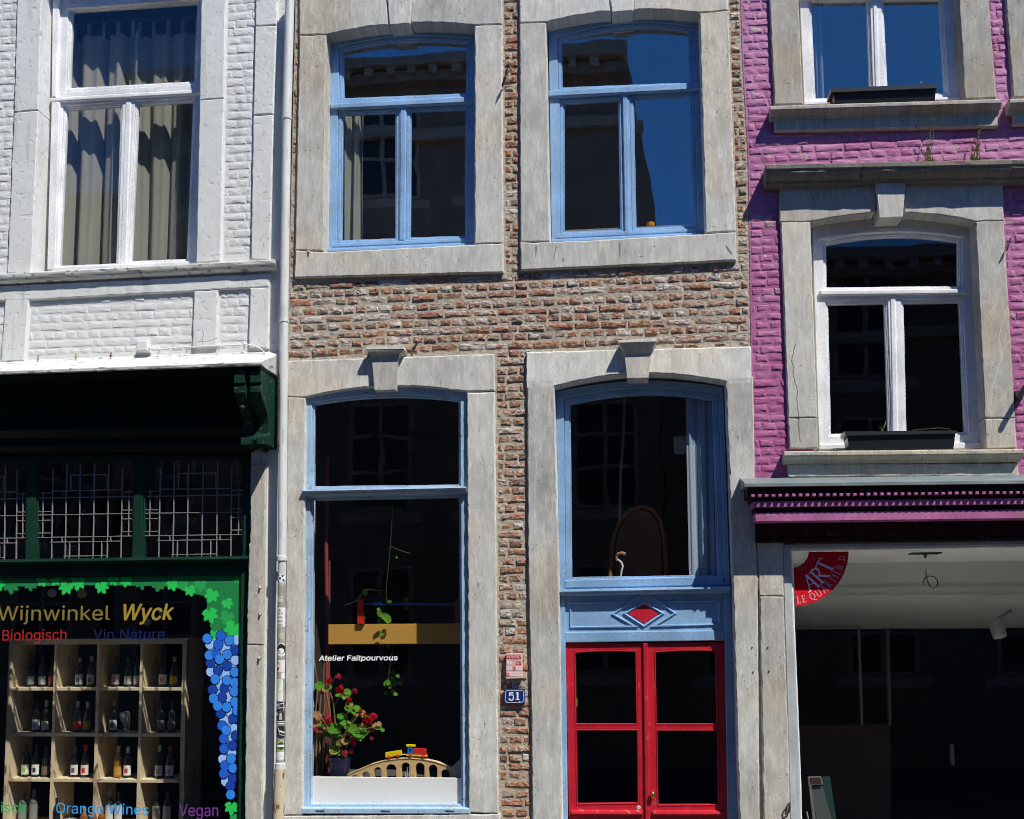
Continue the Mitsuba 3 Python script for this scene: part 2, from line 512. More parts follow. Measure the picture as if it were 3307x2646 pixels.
VC = {"type": "mesh_attribute", "name": "vertex_color"}
M = {
    "stone": bump(P_(proc(stone_col), 0.85, 0.25), stone_h),
    "brick": bump(P_(proc(brick_col), 0.9, 0.2), brick_h),
    "mortar": bump(P_(proc(mortar_col), 0.95, 0.1), mortar_h),
    "white_masonry": bump(P_(proc(white_col), 0.75, 0.3), white_h),
    "pink_masonry": bump(P_(proc(pink_col), 0.7, 0.35), white_h),
    "paint": P_(proc(paint_col), 0.38, 0.5),
    "dark_paint": P_(proc(paint_col), 0.5, 0.12),
    "room": P_(proc(room_col), 0.9, 0.1),
    "pine": P_(proc(wood_col), 0.55, 0.35),
    "zinc": P_(proc(zinc_col), 0.5, 0.5, metallic=0.3),
    "lead": P_(proc(lead_col), 0.5, 0.4),
    "rust": P_(proc(rust_col), 0.8, 0.2),
    "pipe": P_(proc(pipe_col), 0.4, 0.45),
    "street": P_(proc(street_col), 0.9, 0.2),
    "far": P_(proc(far_col), 0.9, 0.2),
    "glass": {"type": "thindielectric", "int_ior": 1.5},
    "double_glass": {"type": "thindielectric", "int_ior": 2.4},
    "pale_floor": P_(rgb(0.82, 0.80, 0.76), 0.5, 0.4),
    "matt": P_(VC, 0.8, 0.2),
    "gloss": P_(VC, 0.3, 0.5),
    "bottle": P_(VC, 0.08, 0.6, clearcoat=0.6),
    "leaf": {"type": "twosided", "bsdf": {"type": "principledthin", "base_color": VC, "roughness": 0.5, "diff_trans": 0.7, "spec_trans": 0.0}},
    "cloth": {"type": "twosided", "bsdf": {"type": "principledthin", "base_color": VC, "roughness": 0.9, "diff_trans": 0.8, "spec_trans": 0.0}},
    "iron": P_(rgb(0.03, 0.03, 0.032), 0.5, 0.5),
    "brass": {"type": "twosided", "bsdf": {"type": "principled", "base_color": rgb(0.62, 0.42, 0.12), "metallic": 1.0, "roughness": 0.3}},
}
del M["leaf"]["type"], M["cloth"]["type"]
M["leaf"], M["cloth"] = M["leaf"]["bsdf"], M["cloth"]["bsdf"]
scene.update({"mat_" + k: v for k, v in M.items()})

# ------------------------------------------------------------------ builders shared by the houses
def stone(parent, t, pts, d=0.0, name="stone_block", tone=0.15, seed=None, jit=0.0022, bev=0.006, back=0.29, label=None, step=0.035):
    k = COUNT.get("_stone", 0)
    COUNT["_stone"] = k + 1
    s = k if seed is None else seed
    g = P(t, pts, d) if t else pts
    return add(name, slab(g, d, back, bev, jit, step, s), "stone", parent, uv=(tone + 0.12 * (((s * 37) % 10) / 10 - 0.5), ((s * 53) % 17) / 17), label=label)


def brick_mesh(g, yf, yb, rng, rough, ch=0.007):
    """one brick: jittered outline, chipped front edge, uneven face (about 40 triangles)"""
    c = ring_arrays(g, 0.055)[0]
    n = len(c)
    c = inset(c, rng.uniform(0.0, rough * 0.9, n))
    b = rng.uniform(0.005, 0.012, n)
    fr = inset(c, b)
    cen = fr.mean(0)
    tx, tz = rng.normal(0, rough * 4.0), rng.normal(0, rough * 10.0)
    dy = rng.normal(0, rough * 0.28, n) + np.clip((fr[:, 0] - cen[0]) * tx + (fr[:, 1] - cen[1]) * tz, -rough, rough)
    v = np.vstack([np.column_stack([fr[:, 0], yf + dy, fr[:, 1]]), np.column_stack([c[:, 0], yf + ch + dy * 0.6, c[:, 1]]), np.column_stack([c[:, 0], np.full(n, yb), c[:, 1]]),
                   [[cen[0], yf - 0.0012 + rng.normal(0, rough * 0.15), cen[1]]]])
    i, j = np.arange(n), (np.arange(n) + 1) % n
    f = [np.stack([i, np.full(n, 3 * n), j], 1)[:, [0, 2, 1]]]
    for k in (0, 1):
        a0, a1, b0, b1 = k * n + i, k * n + j, (k + 1) * n + i, (k + 1) * n + j
        f += [np.stack([a0, b0, b1], 1), np.stack([a0, b1, a1], 1)]
    f = np.vstack(f)
    cap = f[:n]
    nr = np.cross(v[cap[:, 1]] - v[cap[:, 0]], v[cap[:, 2]] - v[cap[:, 0]])[:, 1]
    f[:n] = np.where((nr > 0)[:, None], cap[:, ::-1], cap)
    return v, f


def lay_bricks(parent, region, z0, pitch, tilt, yf, yb, mat, uvf, seed, joint=0.012, rough=0.006, long=0.205, short=0.098, most=290, ch=0.007, bsm=50, kmax=125):
    """Courses of stretchers and headers in turn over the region (x, z); each brick an entry, the smallest beyond `most` joined as stuff."""
    rng = np.random.default_rng(seed)
    x0, _, x1, z1 = region.bounds
    zone = region.buffer(-0.004)
    got = []
    for k in range(kmax):
        zb = z0 + k * pitch
        if zb > z1 + 0.3:
            break
        l = long if k % 2 == 0 else short
        x = x0 - rng.uniform(0, l) - 0.05
        wob = rng.normal(0, 0.0025)
        while x < x1:
            w = l * rng.uniform(0.9, 1.1)
            if k % 2 == 0 and rng.random() < 0.12:
                w = short
            a, b = x + joint / 2, x + w - joint / 2
            h = pitch - joint * rng.uniform(0.85, 1.5)
            za, zc = zb + wob + tilt * a + rng.normal(0, 0.0018), zb + wob + tilt * b + rng.normal(0, 0.0018)
            q = Polygon([(a, za), (b, zc), (b + rng.normal(0, 0.002), zc + h), (a + rng.normal(0, 0.002), za + h)])
            x += w
            g = q.intersection(zone)
            for p in polys(g) if not g.is_empty else []:
                m = p.minimum_rotated_rectangle
                if p.area > 0.0011 and p.buffer(-0.012).area > 0:
                    got.append((p.area, p.simplify(0.004)))
    order = sorted(range(len(got)), key=lambda i: -got[i][0])
    own = set(order[:most])
    rest = []
    for i, (ar, p) in enumerate(got):
        m = brick_mesh(p, yf + rng.normal(0, rough * 0.4), yb, rng, rough, ch)
        uv = uvf(rng, p.centroid.x, p.centroid.y)
        if i in own:
            add("brick", m, mat, parent, uv=uv, smooth=bsm)
        else:
            rest.append((m, uv))
    if rest:
        m = cat(*[r[0] for r in rest])
        uv = np.vstack([np.tile(r[1], (len(r[0][0]), 1)) for r in rest])
        k = add("small_brickwork", m, mat, parent, uv=uv)
        labels[k] = {"kind": "stuff"}
    return len(got)


def window(parent, t, outer, panes, d, paint, sash_w=0.045, transom=None, mullion=None, name="window", panes_d=0.034, frame_bev=0.004, drop=0.012, label=None, extra=(), sash_names=None, bead=0.009, glass="glass"):
    """A window in its opening: fixed frame, one sash round each pane, a thin putty bead, glass."""
    w = key_for(f"{parent}__{name}")
    if label:
        labels[w] = {"label": label}
    O = Polygon(P(t, outer, d)).buffer(0)
    pg = [Polygon(P(t, p, d + panes_d)).buffer(0) for p in panes]
    sw = sash_w if isinstance(sash_w, (list, tuple)) else [sash_w] * len(pg)
    rings = [p.buffer(s, join_style=2, mitre_limit=3).intersection(O.buffer(-0.004)) for p, s in zip(pg, sw)]
    fr = O.difference(unary_union([r.buffer(-0.0005, join_style=2) for r in rings]))
    add("frame", slab(fr, d, d + 0.075, frame_bev), "paint", w, uv=paint)
    for i, (p, r) in enumerate(zip(pg, rings)):
        for j, o in enumerate(rings):
            if j < i:
                r = r.difference(o.buffer(0.003))
        g = r.buffer(-0.0015, join_style=2).difference(p.buffer(bead, join_style=2))
        if g.area > 1e-5:
            add("sash" if not sash_names else sash_names[i], slab(g, d + drop, d + 0.06, 0.004), "paint", w, uv=paint)
        add("bead", slab(p.buffer(bead, join_style=2).difference(p), d + drop + 0.007, d + 0.055, 0.0036), "paint", w, uv=(paint[0], min(1, paint[1] + 0.15)))
        add("pane", pane_mesh(p.buffer(0.004), d + panes_d, tilt=0.0 if name == "shop_window" else 1.0), glass, w, smooth=True)
    if transom:
        add("transom", slab(P(t, transom, d - 0.028), d - 0.028, d + 0.01, 0.007), "paint", w, uv=paint)
    if mullion:
        add("mullion", slab(P(t, mullion, d - 0.008), d - 0.008, d + 0.02, 0.008), "paint", w, uv=paint)
    for nm, pts, dd, bv in extra:
        add(nm, slab(P(t, pts, dd), dd, d + 0.03, bv), "paint", w, uv=paint)
    return w


def room(parent, x0, x1, y0, y1, z0, z1, mat="room", name="room"):
    m = trimesh.creation.box(bounds=[[x0, y0, z0], [x1, y1, z1]])
    v, f = tm(m)
    keep = [i for i, q in enumerate(f) if not np.allclose(v[q][:, 1], y0)]
    return add(name, (v, f[keep][:, ::-1]), mat, parent)


def arch_pts(t, left, mid, right, n=14):
    return arc(left, mid, right, n)


# ------------------------------------------------------------------ the ground (below the frame) and the far side of the street
struct("street", bx(-40, 40, -40, 30, -0.3, -0.004), "street")
struct("pavement", bx(-40, 40, -1.6, 0.5, -0.2, 0.12), "street")

# ------------------------------------------------------------------ the grey house of brick and stone in the middle
gh = thing("brick_house", "old weathered red brick house with grey stone window surrounds, in the middle", "house")
LB, RB = [(622, -130), (606, 560), (584, 1960)], [(1556, -130), (1563, 120), (1575, 330), (1581, 740), (1587, 1010), (1604, 1120), (1612, 1725), (1615, 1960)]
house = Polygon(np.vstack([P("v", LB, 0.0), P("v", RB[::-1], 0.0)]))
# openings, as outlines of what the stones leave free
openA = [(293, 215), *arc((295, 213), (745, 145), (1212, 155)), (1212, 1512), (278, 1562)]
openB = [(313, 140), *arc((315, 137), (785, 62), (1262, 80)), (1302, 1447), (337, 1500)]
openC_f = arc((185, 935), (752, 858), (1310, 897))
toV = lambda t, p: ((ZT[t][0] + p[0] / ZT[t][2]) / 1.5339, (ZT[t][1] + p[1] / ZT[t][2]) / 1.5339)
openC = [toV("f", p) for p in openC_f] + [toV("g", (1062, 1705)), toV("g", (128, 1712))]
openD = [toV("h", p) for p in arc((345, 770), (885, 683), (1435, 737))] + [toV("i", (1395, 300)), toV("i", (1440, 2180)), toV("i", (395, 2180)), toV("i", (362, 0))]
oA, oB = Polygon(P("d", openA)), Polygon(P("e", openB))
oC, oD = Polygon(P("v", openC)), Polygon(P("v", openD))
holes = unary_union([o.buffer(0.03) for o in (oA, oB, oC, oD)])
wall = add("wall", slab(house.difference(holes), 0.036, 0.30, 0.001), "mortar", gh)
ST = []                                                                       # outlines of the stones, kept clear of bricks


def gs(t, pts, name="jamb", d=0.0, label=None, **kw):
    ST.append(Polygon(P(t, pts, d)).buffer(0.006))
    return stone(gh, t, pts, d, name, label=label, **kw)


# upper left window
aA = arc((295, 213), (745, 145), (1212, 155), 18)
gs("d", [(128, -240), (652, -240), (668, 0), (679, 156)] + [p for p in aA if p[0] < 670][::-1] + [(128, 217)], "lintel", tone=0.10)
gs("d", [(833, -240), (1378, -240), (1383, 149)] + [(1212, 155)] + [p for p in aA if 825 < p[0] < 1205][::-1] + [(815, 142)], "lintel", tone=0.05)
gs("d", [(657, -240), (830, -240), (823, 0), (813, 146), (684, 158), (672, 0)], "keystone", d=-0.012, tone=0.08)
gs("d", [(128, 221), (293, 217), (278, 1554), (102, 1546)], tone=0.42)
gs("d", [(1212, 159), (1383, 153), (1388, 1502), (1212, 1508)], tone=0.06)
gs("d", [(102, 1550), (276, 1562), (1212, 1514), (1389, 1507), (1390, 1685), (97, 1718)], "sill", tone=0.25, d=-0.004)
# upper right window
aB = arc((315, 137), (785, 62), (1262, 80), 18)
gs("e", [(146, -240), (682, -240), (702, 0), (716, 75)] + [p for p in aB if p[0] < 705][::-1] + [(148, 142)], "lintel", tone=0.05)
gs("e", [(868, -240), (1432, -240), (1441, 64), (1262, 79)] + [p for p in aB if 862 < p[0] < 1255][::-1] + [(855, 66)], "lintel", tone=0.03)
gs("e", [(687, -240), (863, -240), (859, 0), (852, 66), (721, 78), (706, 0)], "keystone", d=-0.010, tone=0.05)
gs("e", [(149, 146), (313, 141), (337, 1494), (154, 1496)], tone=0.06)
gs("e", [(1262, 83), (1442, 68), (1490, 1432), (1302, 1443)], tone=0.05)
gs("e", [(153, 1500), (337, 1500), (1302, 1449), (1490, 1437), (1492, 1612), (155, 1672)], "sill", tone=0.16, d=-0.006)
# lower left window
gs("f", [(55, 681), (1500, 632), (1504, 886), (1310, 895)] + arc((185, 935), (752, 858), (1310, 897), 18)[::-1][1:] + [(55, 930)], "lintel", tone=0.10)
gs("g", [(48, -636), (148, -634), (139, 700), (131, 1704), (28, 1704)], tone=0.28)
gs("g", [(1053, -661), (1208, -664), (1216, 300), (1228, 1694), (1063, 1690)], tone=0.14)
gs("g", [(25, 1708), (128, 1708), (1063, 1698), (1238, 1697), (1240, 1990), (20, 1990)], "sill", tone=0.2)
add("keystone", loft(L("f", [(607, 583, 863, 571, -0.085), (605, 600, 873, 598, -0.092), (618, 618, 862, 612, -0.085), (640, 645, 842, 636, -0.058), (650, 670, 833, 661, -0.046), (668, 885, 815, 880, -0.046)]), 0.2),
    "stone", gh, uv=(0.5, 0.3))
# door
gs("h", [(190, 551), (1583, 516), (1586, 746), (1437, 750)] + arc((345, 770), (885, 683), (1435, 737), 18)[::-1] + [(190, 779)], "lintel", tone=0.08)
gs("i", [(186, -862), (345, -866), (372, 300), (392, 1725), (400, 2170), (222, 2170), (208, 900), (193, 300)], tone=0.12)
gs("i", [(1355, -877), (1518, -882), (1532, 0), (1545, 300), (1556, 1725), (1560, 2170), (1452, 2170), (1437, 1725), (1398, 300)], tone=0.2)
add("keystone", loft(L("h", [(766, 478, 1000, 462, -0.10), (765, 492, 998, 484, -0.105), (783, 525, 975, 515, -0.082), (800, 568, 965, 558, -0.052), (816, 712, 948, 708, -0.05)]), 0.2), "stone", gh, uv=(0.45, 0.6))

# bricks: everything the stones leave
vis = Polygon(P("v", [(560, -22), (1700, -22), (1700, 1750), (560, 1750)]))
left_edge = P("v", [(614, -60), (600, 600), (584, 1800)])
region = house.intersection(vis).difference(unary_union(ST + [o.buffer(0.02) for o in (oA, oB, oC, oD)]))
region = region.difference(Polygon(P("v", [(1588, 740), (1640, 740), (1640, 1960), (1588, 1960)])))
region = unary_union([p for p in polys(region.buffer(-0.006)) if p.area > 0.004])
zref = W("h", 0, 545)[1]


def grey_tone(rng, x, z):
    band = smooth01((z - zref) / 0.3) * (1 - smooth01((z - zref - 0.75) / 0.2))
    lx = smooth01((x + 1.2) / -1.8)
    t = np.clip(rng.normal(0.46 + 0.28 * band * (0.3 + 0.7 * lx), 0.22), 0, 1)
    w = np.clip(rng.beta(1.2, 3.2) + 0.26 * band * (0.5 + 0.5 * lx) - 0.05, 0, 1)
    if rng.random() < 0.10 + 0.08 * band:
        w = rng.uniform(0.6, 1.0)
    return (float(t), float(w))


def smooth01(t):
    t = min(max(t, 0.0), 1.0)
    return t * t * (3 - 2 * t)


nb = lay_bricks(wall, region, -0.012, 0.0668, 0.002, 0.0288, 0.06, "brick", grey_tone, 11, joint=0.014, rough=0.005, ch=0.0045)

# upper windows (mid blue)
w1 = window(gh, "d", [(322, 300), *arc((322, 245), (755, 190), (1216, 205)), (1216, 1512), (308, 1556)],
            [[*arc((402, 322), (770, 265), (1166, 277)), (1160, 584), (407, 614)], [(400, 715), (725, 703), (722, 1480), (393, 1492)], [(823, 697), (1160, 680), (1155, 1464), (816, 1475)]],
            0.145, (0, 0.35), [0.034, 0.036, 0.036], transom=[(318, 643), (1216, 594), (1216, 632), (318, 674)], mullion=[(753, 655), (789, 653), (782, 1487), (745, 1490)],
            glass="double_glass", label="blue framed sash window with a pale curtain at its left edge",
            extra=[("sill_board", [(305, 1541), (1212, 1503), (1212, 1524), (305, 1560)], 0.105, 0.005), ("bottom_rail", [(328, 1508), (1200, 1472), (1200, 1494), (328, 1530)], 0.14, 0.004)])
w2 = window(gh, "e", [(328, 200), *arc((326, 185), (790, 118), (1268, 135)), (1300, 1452), (347, 1498)],
            [[*arc((412, 268), (800, 185), (1192, 203)), (1201, 517), (415, 547)], [(427, 648), (760, 625), (772, 1425), (428, 1440)], [(857, 618), (1203, 600), (1222, 1405), (873, 1416)]],
            0.145, (0, 0.3), [0.034, 0.036, 0.036], transom=[(328, 562), (1274, 508), (1275, 552), (328, 598)], mullion=[(783, 578), (818, 575), (832, 1448), (800, 1452)],
            glass="double_glass", label="blue framed sash window with an orange cup behind the glass",
            extra=[("sill_board", [(345, 1482), (1300, 1440), (1300, 1460), (345, 1502)], 0.105, 0.005), ("bottom_rail", [(370, 1448), (1275, 1412), (1275, 1432), (370, 1476)], 0.14, 0.004)])
# lower left window (faded blue), nearly flush
gC = arc((185, 940), (750, 862), (1309, 900))
fC = [toV("f", p) for p in gC] + [toV("g", (1063, 1692)), toV("g", (133, 1694))]
pC1 = [toV("f", p) for p in arc((253, 992), (752, 940), (1256, 968))] + [toV("f", (1256, 1545)), toV("f", (247, 1556))]
pC2 = [toV("f", (240, 1655)), toV("f", (1255, 1635)), toV("g", (1012, 0)), toV("g", (1022, 1640)), toV("g", (185, 1640)), toV("g", (195, 0))]
w3 = window(gh, "v", fC, [pC1, pC2], 0.04, (1, 0.8), 0.016, name="shop_window", label="tall faded blue shop window with peeling paint and lettering on its glass",
            extra=[("sill_board", [toV("g", p) for p in [(126, 1663), (1068, 1664), (1072, 1698), (124, 1698)]], -0.005, 0.008)])
add("transom", moulding("f", (168, 1582), (1310, 1558), 0.0, [(0.04, 0.0), (-0.03, -0.004), (-0.036, -0.012), (-0.012, -0.022), (-0.008, -0.034), (0.02, -0.046), (0.04, -0.05)]), "paint", w3, uv=(1, 1.0))
for k, x in enumerate((232, 597, 957)):
    add("drain_slot", slab(P("g", [(x - 28, 1676), (x + 20, 1678), (x + 26, 1685), (x - 22, 1684)], -0.0065), -0.0075, 0.0, 0.0005), "iron", w3)
# door: fanlight, carved panel, two red leaves
DD = 0.14
door = f"{gh}__doorway"
fan_o = [(372, 800), *arc((372, 797), (885, 730), (1410, 768)), (1432, 1725), (382, 1725)]
fanO = [toV("h", p) for p in fan_o[:-2]] + [toV("i", (1382, 350)), toV("i", (376, 375))]
fanP = [toV("h", p) for p in arc((465, 880), (880, 822), (1340, 852))] + [toV("i", (1305, 288)), toV("i", (452, 300))]
w4 = window(gh, "v", fanO, [fanP], DD, (2, 0.35), 0.05, name="fanlight", label="tall blue fanlight over the red door with a blue curtain behind it",
            extra=[("bottom_rail", [toV("i", p) for p in [(408, 318), (1345, 292), (1345, 347), (408, 364)]], DD - 0.008, 0.006)])
add("transom", moulding("i", (374, 371), (1384, 350), DD - 0.05, [(DD, 0.0), (DD - 0.055, -0.004), (DD - 0.06, -0.02), (DD - 0.045, -0.028), (DD - 0.04, -0.04), (DD - 0.01, -0.05), (DD, -0.052)], yback=DD + 0.05), "paint", w4, uv=(2, 0.6))
panel = f"{gh}__door_panel"
add("board", slab(P("i", [(405, 395), (1352, 385), (1360, 620), (408, 632)], DD + 0.02), DD + 0.02, DD + 0.07, 0.001), "paint", panel, uv=(2, 0.15))
add("rail", slab(P("i", [(412, 624), (1352, 612), (1352, 674), (412, 686)], DD + 0.004), DD + 0.004, DD + 0.06, 0.006), "paint", panel, uv=(2, 0.2))
for side in ((374, 395, 410, 2180), (1350, 380, 1396, 2180)):
    x0, y0, x1, y1 = side
    pts = [(376, 392), (410, 392), (412, 690), (432, 2180), (398, 2180)] if x0 < 500 else [(1346, 384), (1383, 384), (1398, 690), (1440, 2180), (1375, 2180), (1352, 690)]
    add("stile", slab(P("i", pts, DD), DD, DD + 0.09, 0.004), "paint", panel, uv=(2, 0.25))


def line_moulding(t, pts, d, w, h, closed=True):
    ln = LineString(P(t, pts + ([pts[0]] if closed else []), d))
    return slab(ln.buffer(w / 2, join_style=2, cap_style=2, mitre_limit=6), d - h, d + 0.004, w * 0.42)


pd = DD + 0.02
add("moulding", line_moulding("i", [(442, 452), (792, 446), (840, 418), (692, 518), (822, 590), (442, 596)], pd, 0.014, 0.012), "paint", panel, uv=(2, 0.1))
add("moulding", line_moulding("i", [(1318, 440), (960, 444), (925, 418), (1058, 514), (932, 588), (1318, 578)], pd, 0.014, 0.012), "paint", panel, uv=(2, 0.1))
add("moulding", line_moulding("i", [(762, 516), (875, 447), (986, 514), (875, 590)], pd, 0.016, 0.014), "paint", panel, uv=(2, 0.1))
add("diamond", slab(P("i", [(783, 516), (875, 460), (964, 514), (875, 574)], pd), pd - 0.006, pd + 0.003, 0.002), "paint", panel, uv=(3, 0.0), label="red diamond set in the blue panel")
RD = DD + 0.03


def leaf(pts_outer, panes, arch_top, board, label):
    k = key_for(f"{gh}__door_leaf")
    labels[k] = {"label": label}
    O = Polygon(P("i", pts_outer, RD))
    pg = []
    for i, q in enumerate(panes):
        a, b, c, d_ = q
        top = arc(a, ((a[0] + b[0]) / 2, (a[1] + b[1]) / 2 - 7), b, 8) if i == 0 else [a, b]
        pg.append(Polygon(P("i", [*top, c, d_], RD + 0.02)))
    bead = [p.buffer(0.012, join_style=2) for p in pg]
    add("stiles", slab(O.difference(unary_union(bead)), RD, RD + 0.05, 0.003), "paint", k, uv=(3, 0.10))
    for p, b in zip(pg, bead):
        add("bead", slab(b.buffer(-0.0005).difference(p.buffer(0.002)), RD - 0.004, RD + 0.04, 0.0045), "paint", k, uv=(3, 0.08))
        add("pane", pane_mesh(p.buffer(0.004), RD + 0.022), "glass", k, smooth=True)
    (x0, y0), (x1, y1) = board
    add("weatherboard", moulding("i", (x0, y0), (x1, y1), RD - 0.03, [(RD, 0.012), (RD - 0.03, 0.0), (RD - 0.034, -0.014), (RD - 0.012, -0.024), (RD, -0.03)], yback=RD + 0.01), "paint", k, uv=(3, 0.3))
    return k


lfL = leaf([(413, 690), (866, 688), (905, 2170), (440, 2170)], [[(473, 748), (822, 742), (828, 1160), (478, 1160)], [(480, 1203), (833, 1203), (836, 1624), (487, 1630)]], True, ((446, 1682), (868, 1684)), "left leaf of the red glazed door")
lfR = leaf([(870, 688), (1350, 682), (1392, 2170), (909, 2170)], [[(945, 746), (1292, 738), (1300, 1160), (950, 1160)], [(955, 1205), (1303, 1205), (1309, 1634), (960, 1636)]], True, ((926, 1684), (1342, 1684)), "right leaf of the red glazed door with the brass knob")
add("meeting_strip", slab(P("i", [(868, 690), (895, 688), (903, 1300), (916, 2170), (886, 2170), (877, 1300)], RD - 0.022), RD - 0.022, RD + 0.01, 0.006), "paint", lfR, uv=(3, 0.15))
kx, kz = W("i", 927, 1582, RD - 0.05)
add("knob", rotm(lathe([(0.011, -0.05), (0.011, -0.02), (0.016, -0.016), (0.019, 0.0), (0.016, 0.014), (0.008, 0.02)], (kx, RD - 0.04, kz), 16, 1.0, 1.4), [1, 0, 0], 90, (kx, RD - 0.04, kz)), "brass", lfR, smooth=True)
kx, kz = W("i", 843, 1660, RD - 0.01)
add("lock_cover", rotm(lathe([(0.017, -0.012), (0.017, 0.0), (0.013, 0.005)], (kx, RD, kz), 18), [1, 0, 0], 90, (kx, RD, kz)), "gloss", lfL, color=(0.45, 0.4, 0.38), smooth=30)

# dark runs on the sill of the right upper window
for pts in ([(246, 1520), (257, 1522), (254, 1570), (250, 1606), (247, 1570)], [(386, 1526), (376, 1540), (366, 1575), (358, 1610), (356, 1608), (362, 1570), (370, 1540), (378, 1524)], [(764, 1506), (773, 1506), (774, 1560), (771, 1608), (766, 1570)],
            [(412, 1600), (424, 1600), (421, 1622), (413, 1620)], [(976, 1520), (990, 1524), (984, 1536)], [(1420, 1520), (1432, 1522), (1448, 1545), (1466, 1570), (1458, 1576), (1440, 1556)], [(880, 1588), (925, 1584), (905, 1594)]):
    add("stain", slab(P("e", pts, -0.0068), -0.0068, -0.003, 0.0002), "matt", gh, color=(0.19, 0.18, 0.165))

# rooms behind
zf = W("v", 1100, 765, 0.3)[1]
X0, X1 = W("v", 622, 600, 0.3)[0], W("v", 1560, 600, 0.3)[0]
xm = W("v", 1078, 1200, 0.3)[0]
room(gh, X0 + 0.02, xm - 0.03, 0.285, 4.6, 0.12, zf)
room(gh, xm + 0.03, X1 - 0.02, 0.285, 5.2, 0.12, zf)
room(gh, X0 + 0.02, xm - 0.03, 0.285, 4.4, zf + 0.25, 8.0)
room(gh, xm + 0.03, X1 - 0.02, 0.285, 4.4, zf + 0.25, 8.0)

# ------------------------------------------------------------------ the white painted house on the left, with its green shopfront
wh = thing("white_house", "white painted brick house above the dark green wine shop front, at the left", "house")
RW = [(606, -130), (604, 0), (590, 560), (584, 780), (576, 1230), (566, 1960)]
whole = Polygon(np.vstack([P("v", [(-900, -130)]), P("v", RW), P("v", [(-900, 1960)])]))
oW = Polygon(P("a", [(252, -120), (1243, -120), (1213, 1628), (195, 1690)]))
oS = Polygon(np.vstack([P("v", [(-80, 775)]), P("b", [(1392, 640), (1392, 1655)]), P("c", [(1520, 1725), (1515, 2200)]), P("v", [(-80, 1960)])]))
wwall = add("wall", slab(whole.difference(unary_union([oW.buffer(0.03), oS])), 0.030, 0.30, 0.001), "white_masonry", wh, uv=(0.6, 0.6))
WS = []


def ws(t, pts, name, d=0.0, back=0.28, jit=0.0022, worn=0.8, **kw):
    WS.append(Polygon(P(t, pts, d)).buffer(0.004))
    k = COUNT.get("_stone", 0)
    COUNT["_stone"] = k + 1
    return add(name, slab(P(t, pts, d), d, back, 0.006, jit, 0.04, k), "white_masonry", wh, uv=(worn, 0.0), **kw)


ws("a", [(109, -120), (260, -120), (236, 680), (86, 694)], "jamb")
ws("a", [(86, 698), (236, 684), (193, 1692), (44, 1692)], "jamb")
ws("a", [(1245, -120), (1399, -120), (1385, 608), (1234, 618)], "jamb")
ws("a", [(1234, 622), (1385, 612), (1366, 1618), (1214, 1626)], "jamb")
ws("a", [(1583, -120), (1716, -120), (1712, 153), (1580, 160)], "pilaster")
ws("a", [(1580, 164), (1712, 157), (1692, 705), (1567, 712)], "pilaster")
ws("a", [(1567, 716), (1692, 709), (1670, 1612), (1553, 1606)], "pilaster")
# sill course
A_, B_ = (-1500, 1777), (1702, 1608)
add("sill_course", moulding("a", A_, B_, -0.055, [(0.02, 0.012), (-0.05, 0.004), (-0.058, -0.006), (-0.056, -0.028), (-0.04, -0.036), (-0.034, -0.05), (-0.02, -0.062), (0.02, -0.066)], yback=0.2, n=60, jit=0.004, seed=5), "lead", wh)
# plain band, end pilaster and the strips between the brick panels
ws("b", [(-90, 132), (1502, 60), (1500, 132), (1390, 136), (1215, 146), (1075, 155), (640, 178), (160, 205), (-90, 212)], "plaster_band", jit=0.004, back=0.2)
ws("b", [(28, 204), (160, 198), (136, 545), (3, 550)], "panel_strip", back=0.2)
ws("b", [(1080, 158), (1215, 149), (1206, 462), (1070, 470)], "panel_strip", back=0.2)
ws("b", [(1392, 138), (1502, 134), (1494, 476), (1384, 470)], "panel_strip", back=0.2)
visw = Polygon(P("v", [(-24, -22), (640, -22), (640, 800), (-24, 800)]))
sillz = Polygon(np.vstack([P("a", [(-60, 1640)]), P("a", [(1790, 1560), (1790, 1720)]), P("a", [(-60, 1800)])]))
regw = whole.buffer(-0.02).intersection(visw).difference(unary_union(WS + [oW.buffer(0.02), sillz, oS.buffer(0.02)]))
regw = regw.difference(Polygon(P("a", [(1690, -200), (1900, -200), (1850, 1800), (1660, 1800)]))).difference(Polygon(P("v", [(-100, 755), (640, 728), (640, 1500), (-100, 1500)])))
regw = unary_union([p for p in polys(regw.buffer(-0.004)) if p.area > 0.01])
lay_bricks(wwall, regw, 0.02, 0.0705, 0.001, 0.0255, 0.06, "white_masonry", lambda r, x, z: (float(r.uniform(0.0, 0.7)), 1.0), 21, joint=0.009, rough=0.0022, ch=0.0035, bsm=28, long=0.20, short=0.095)

# a crack in the plaster strip
for pts in ([(1128, 372), (1134, 400), (1124, 425), (1130, 455)], [(1100, 376), (1118, 372)], [(1208, 415), (1185, 428), (1150, 436), (1100, 440)]):
    add("crack", slab(LineString(P("b", pts)).buffer(0.0022, cap_style=2), -0.0006, 0.003, 0.0002), "matt", wh, color=(0.2, 0.19, 0.17))

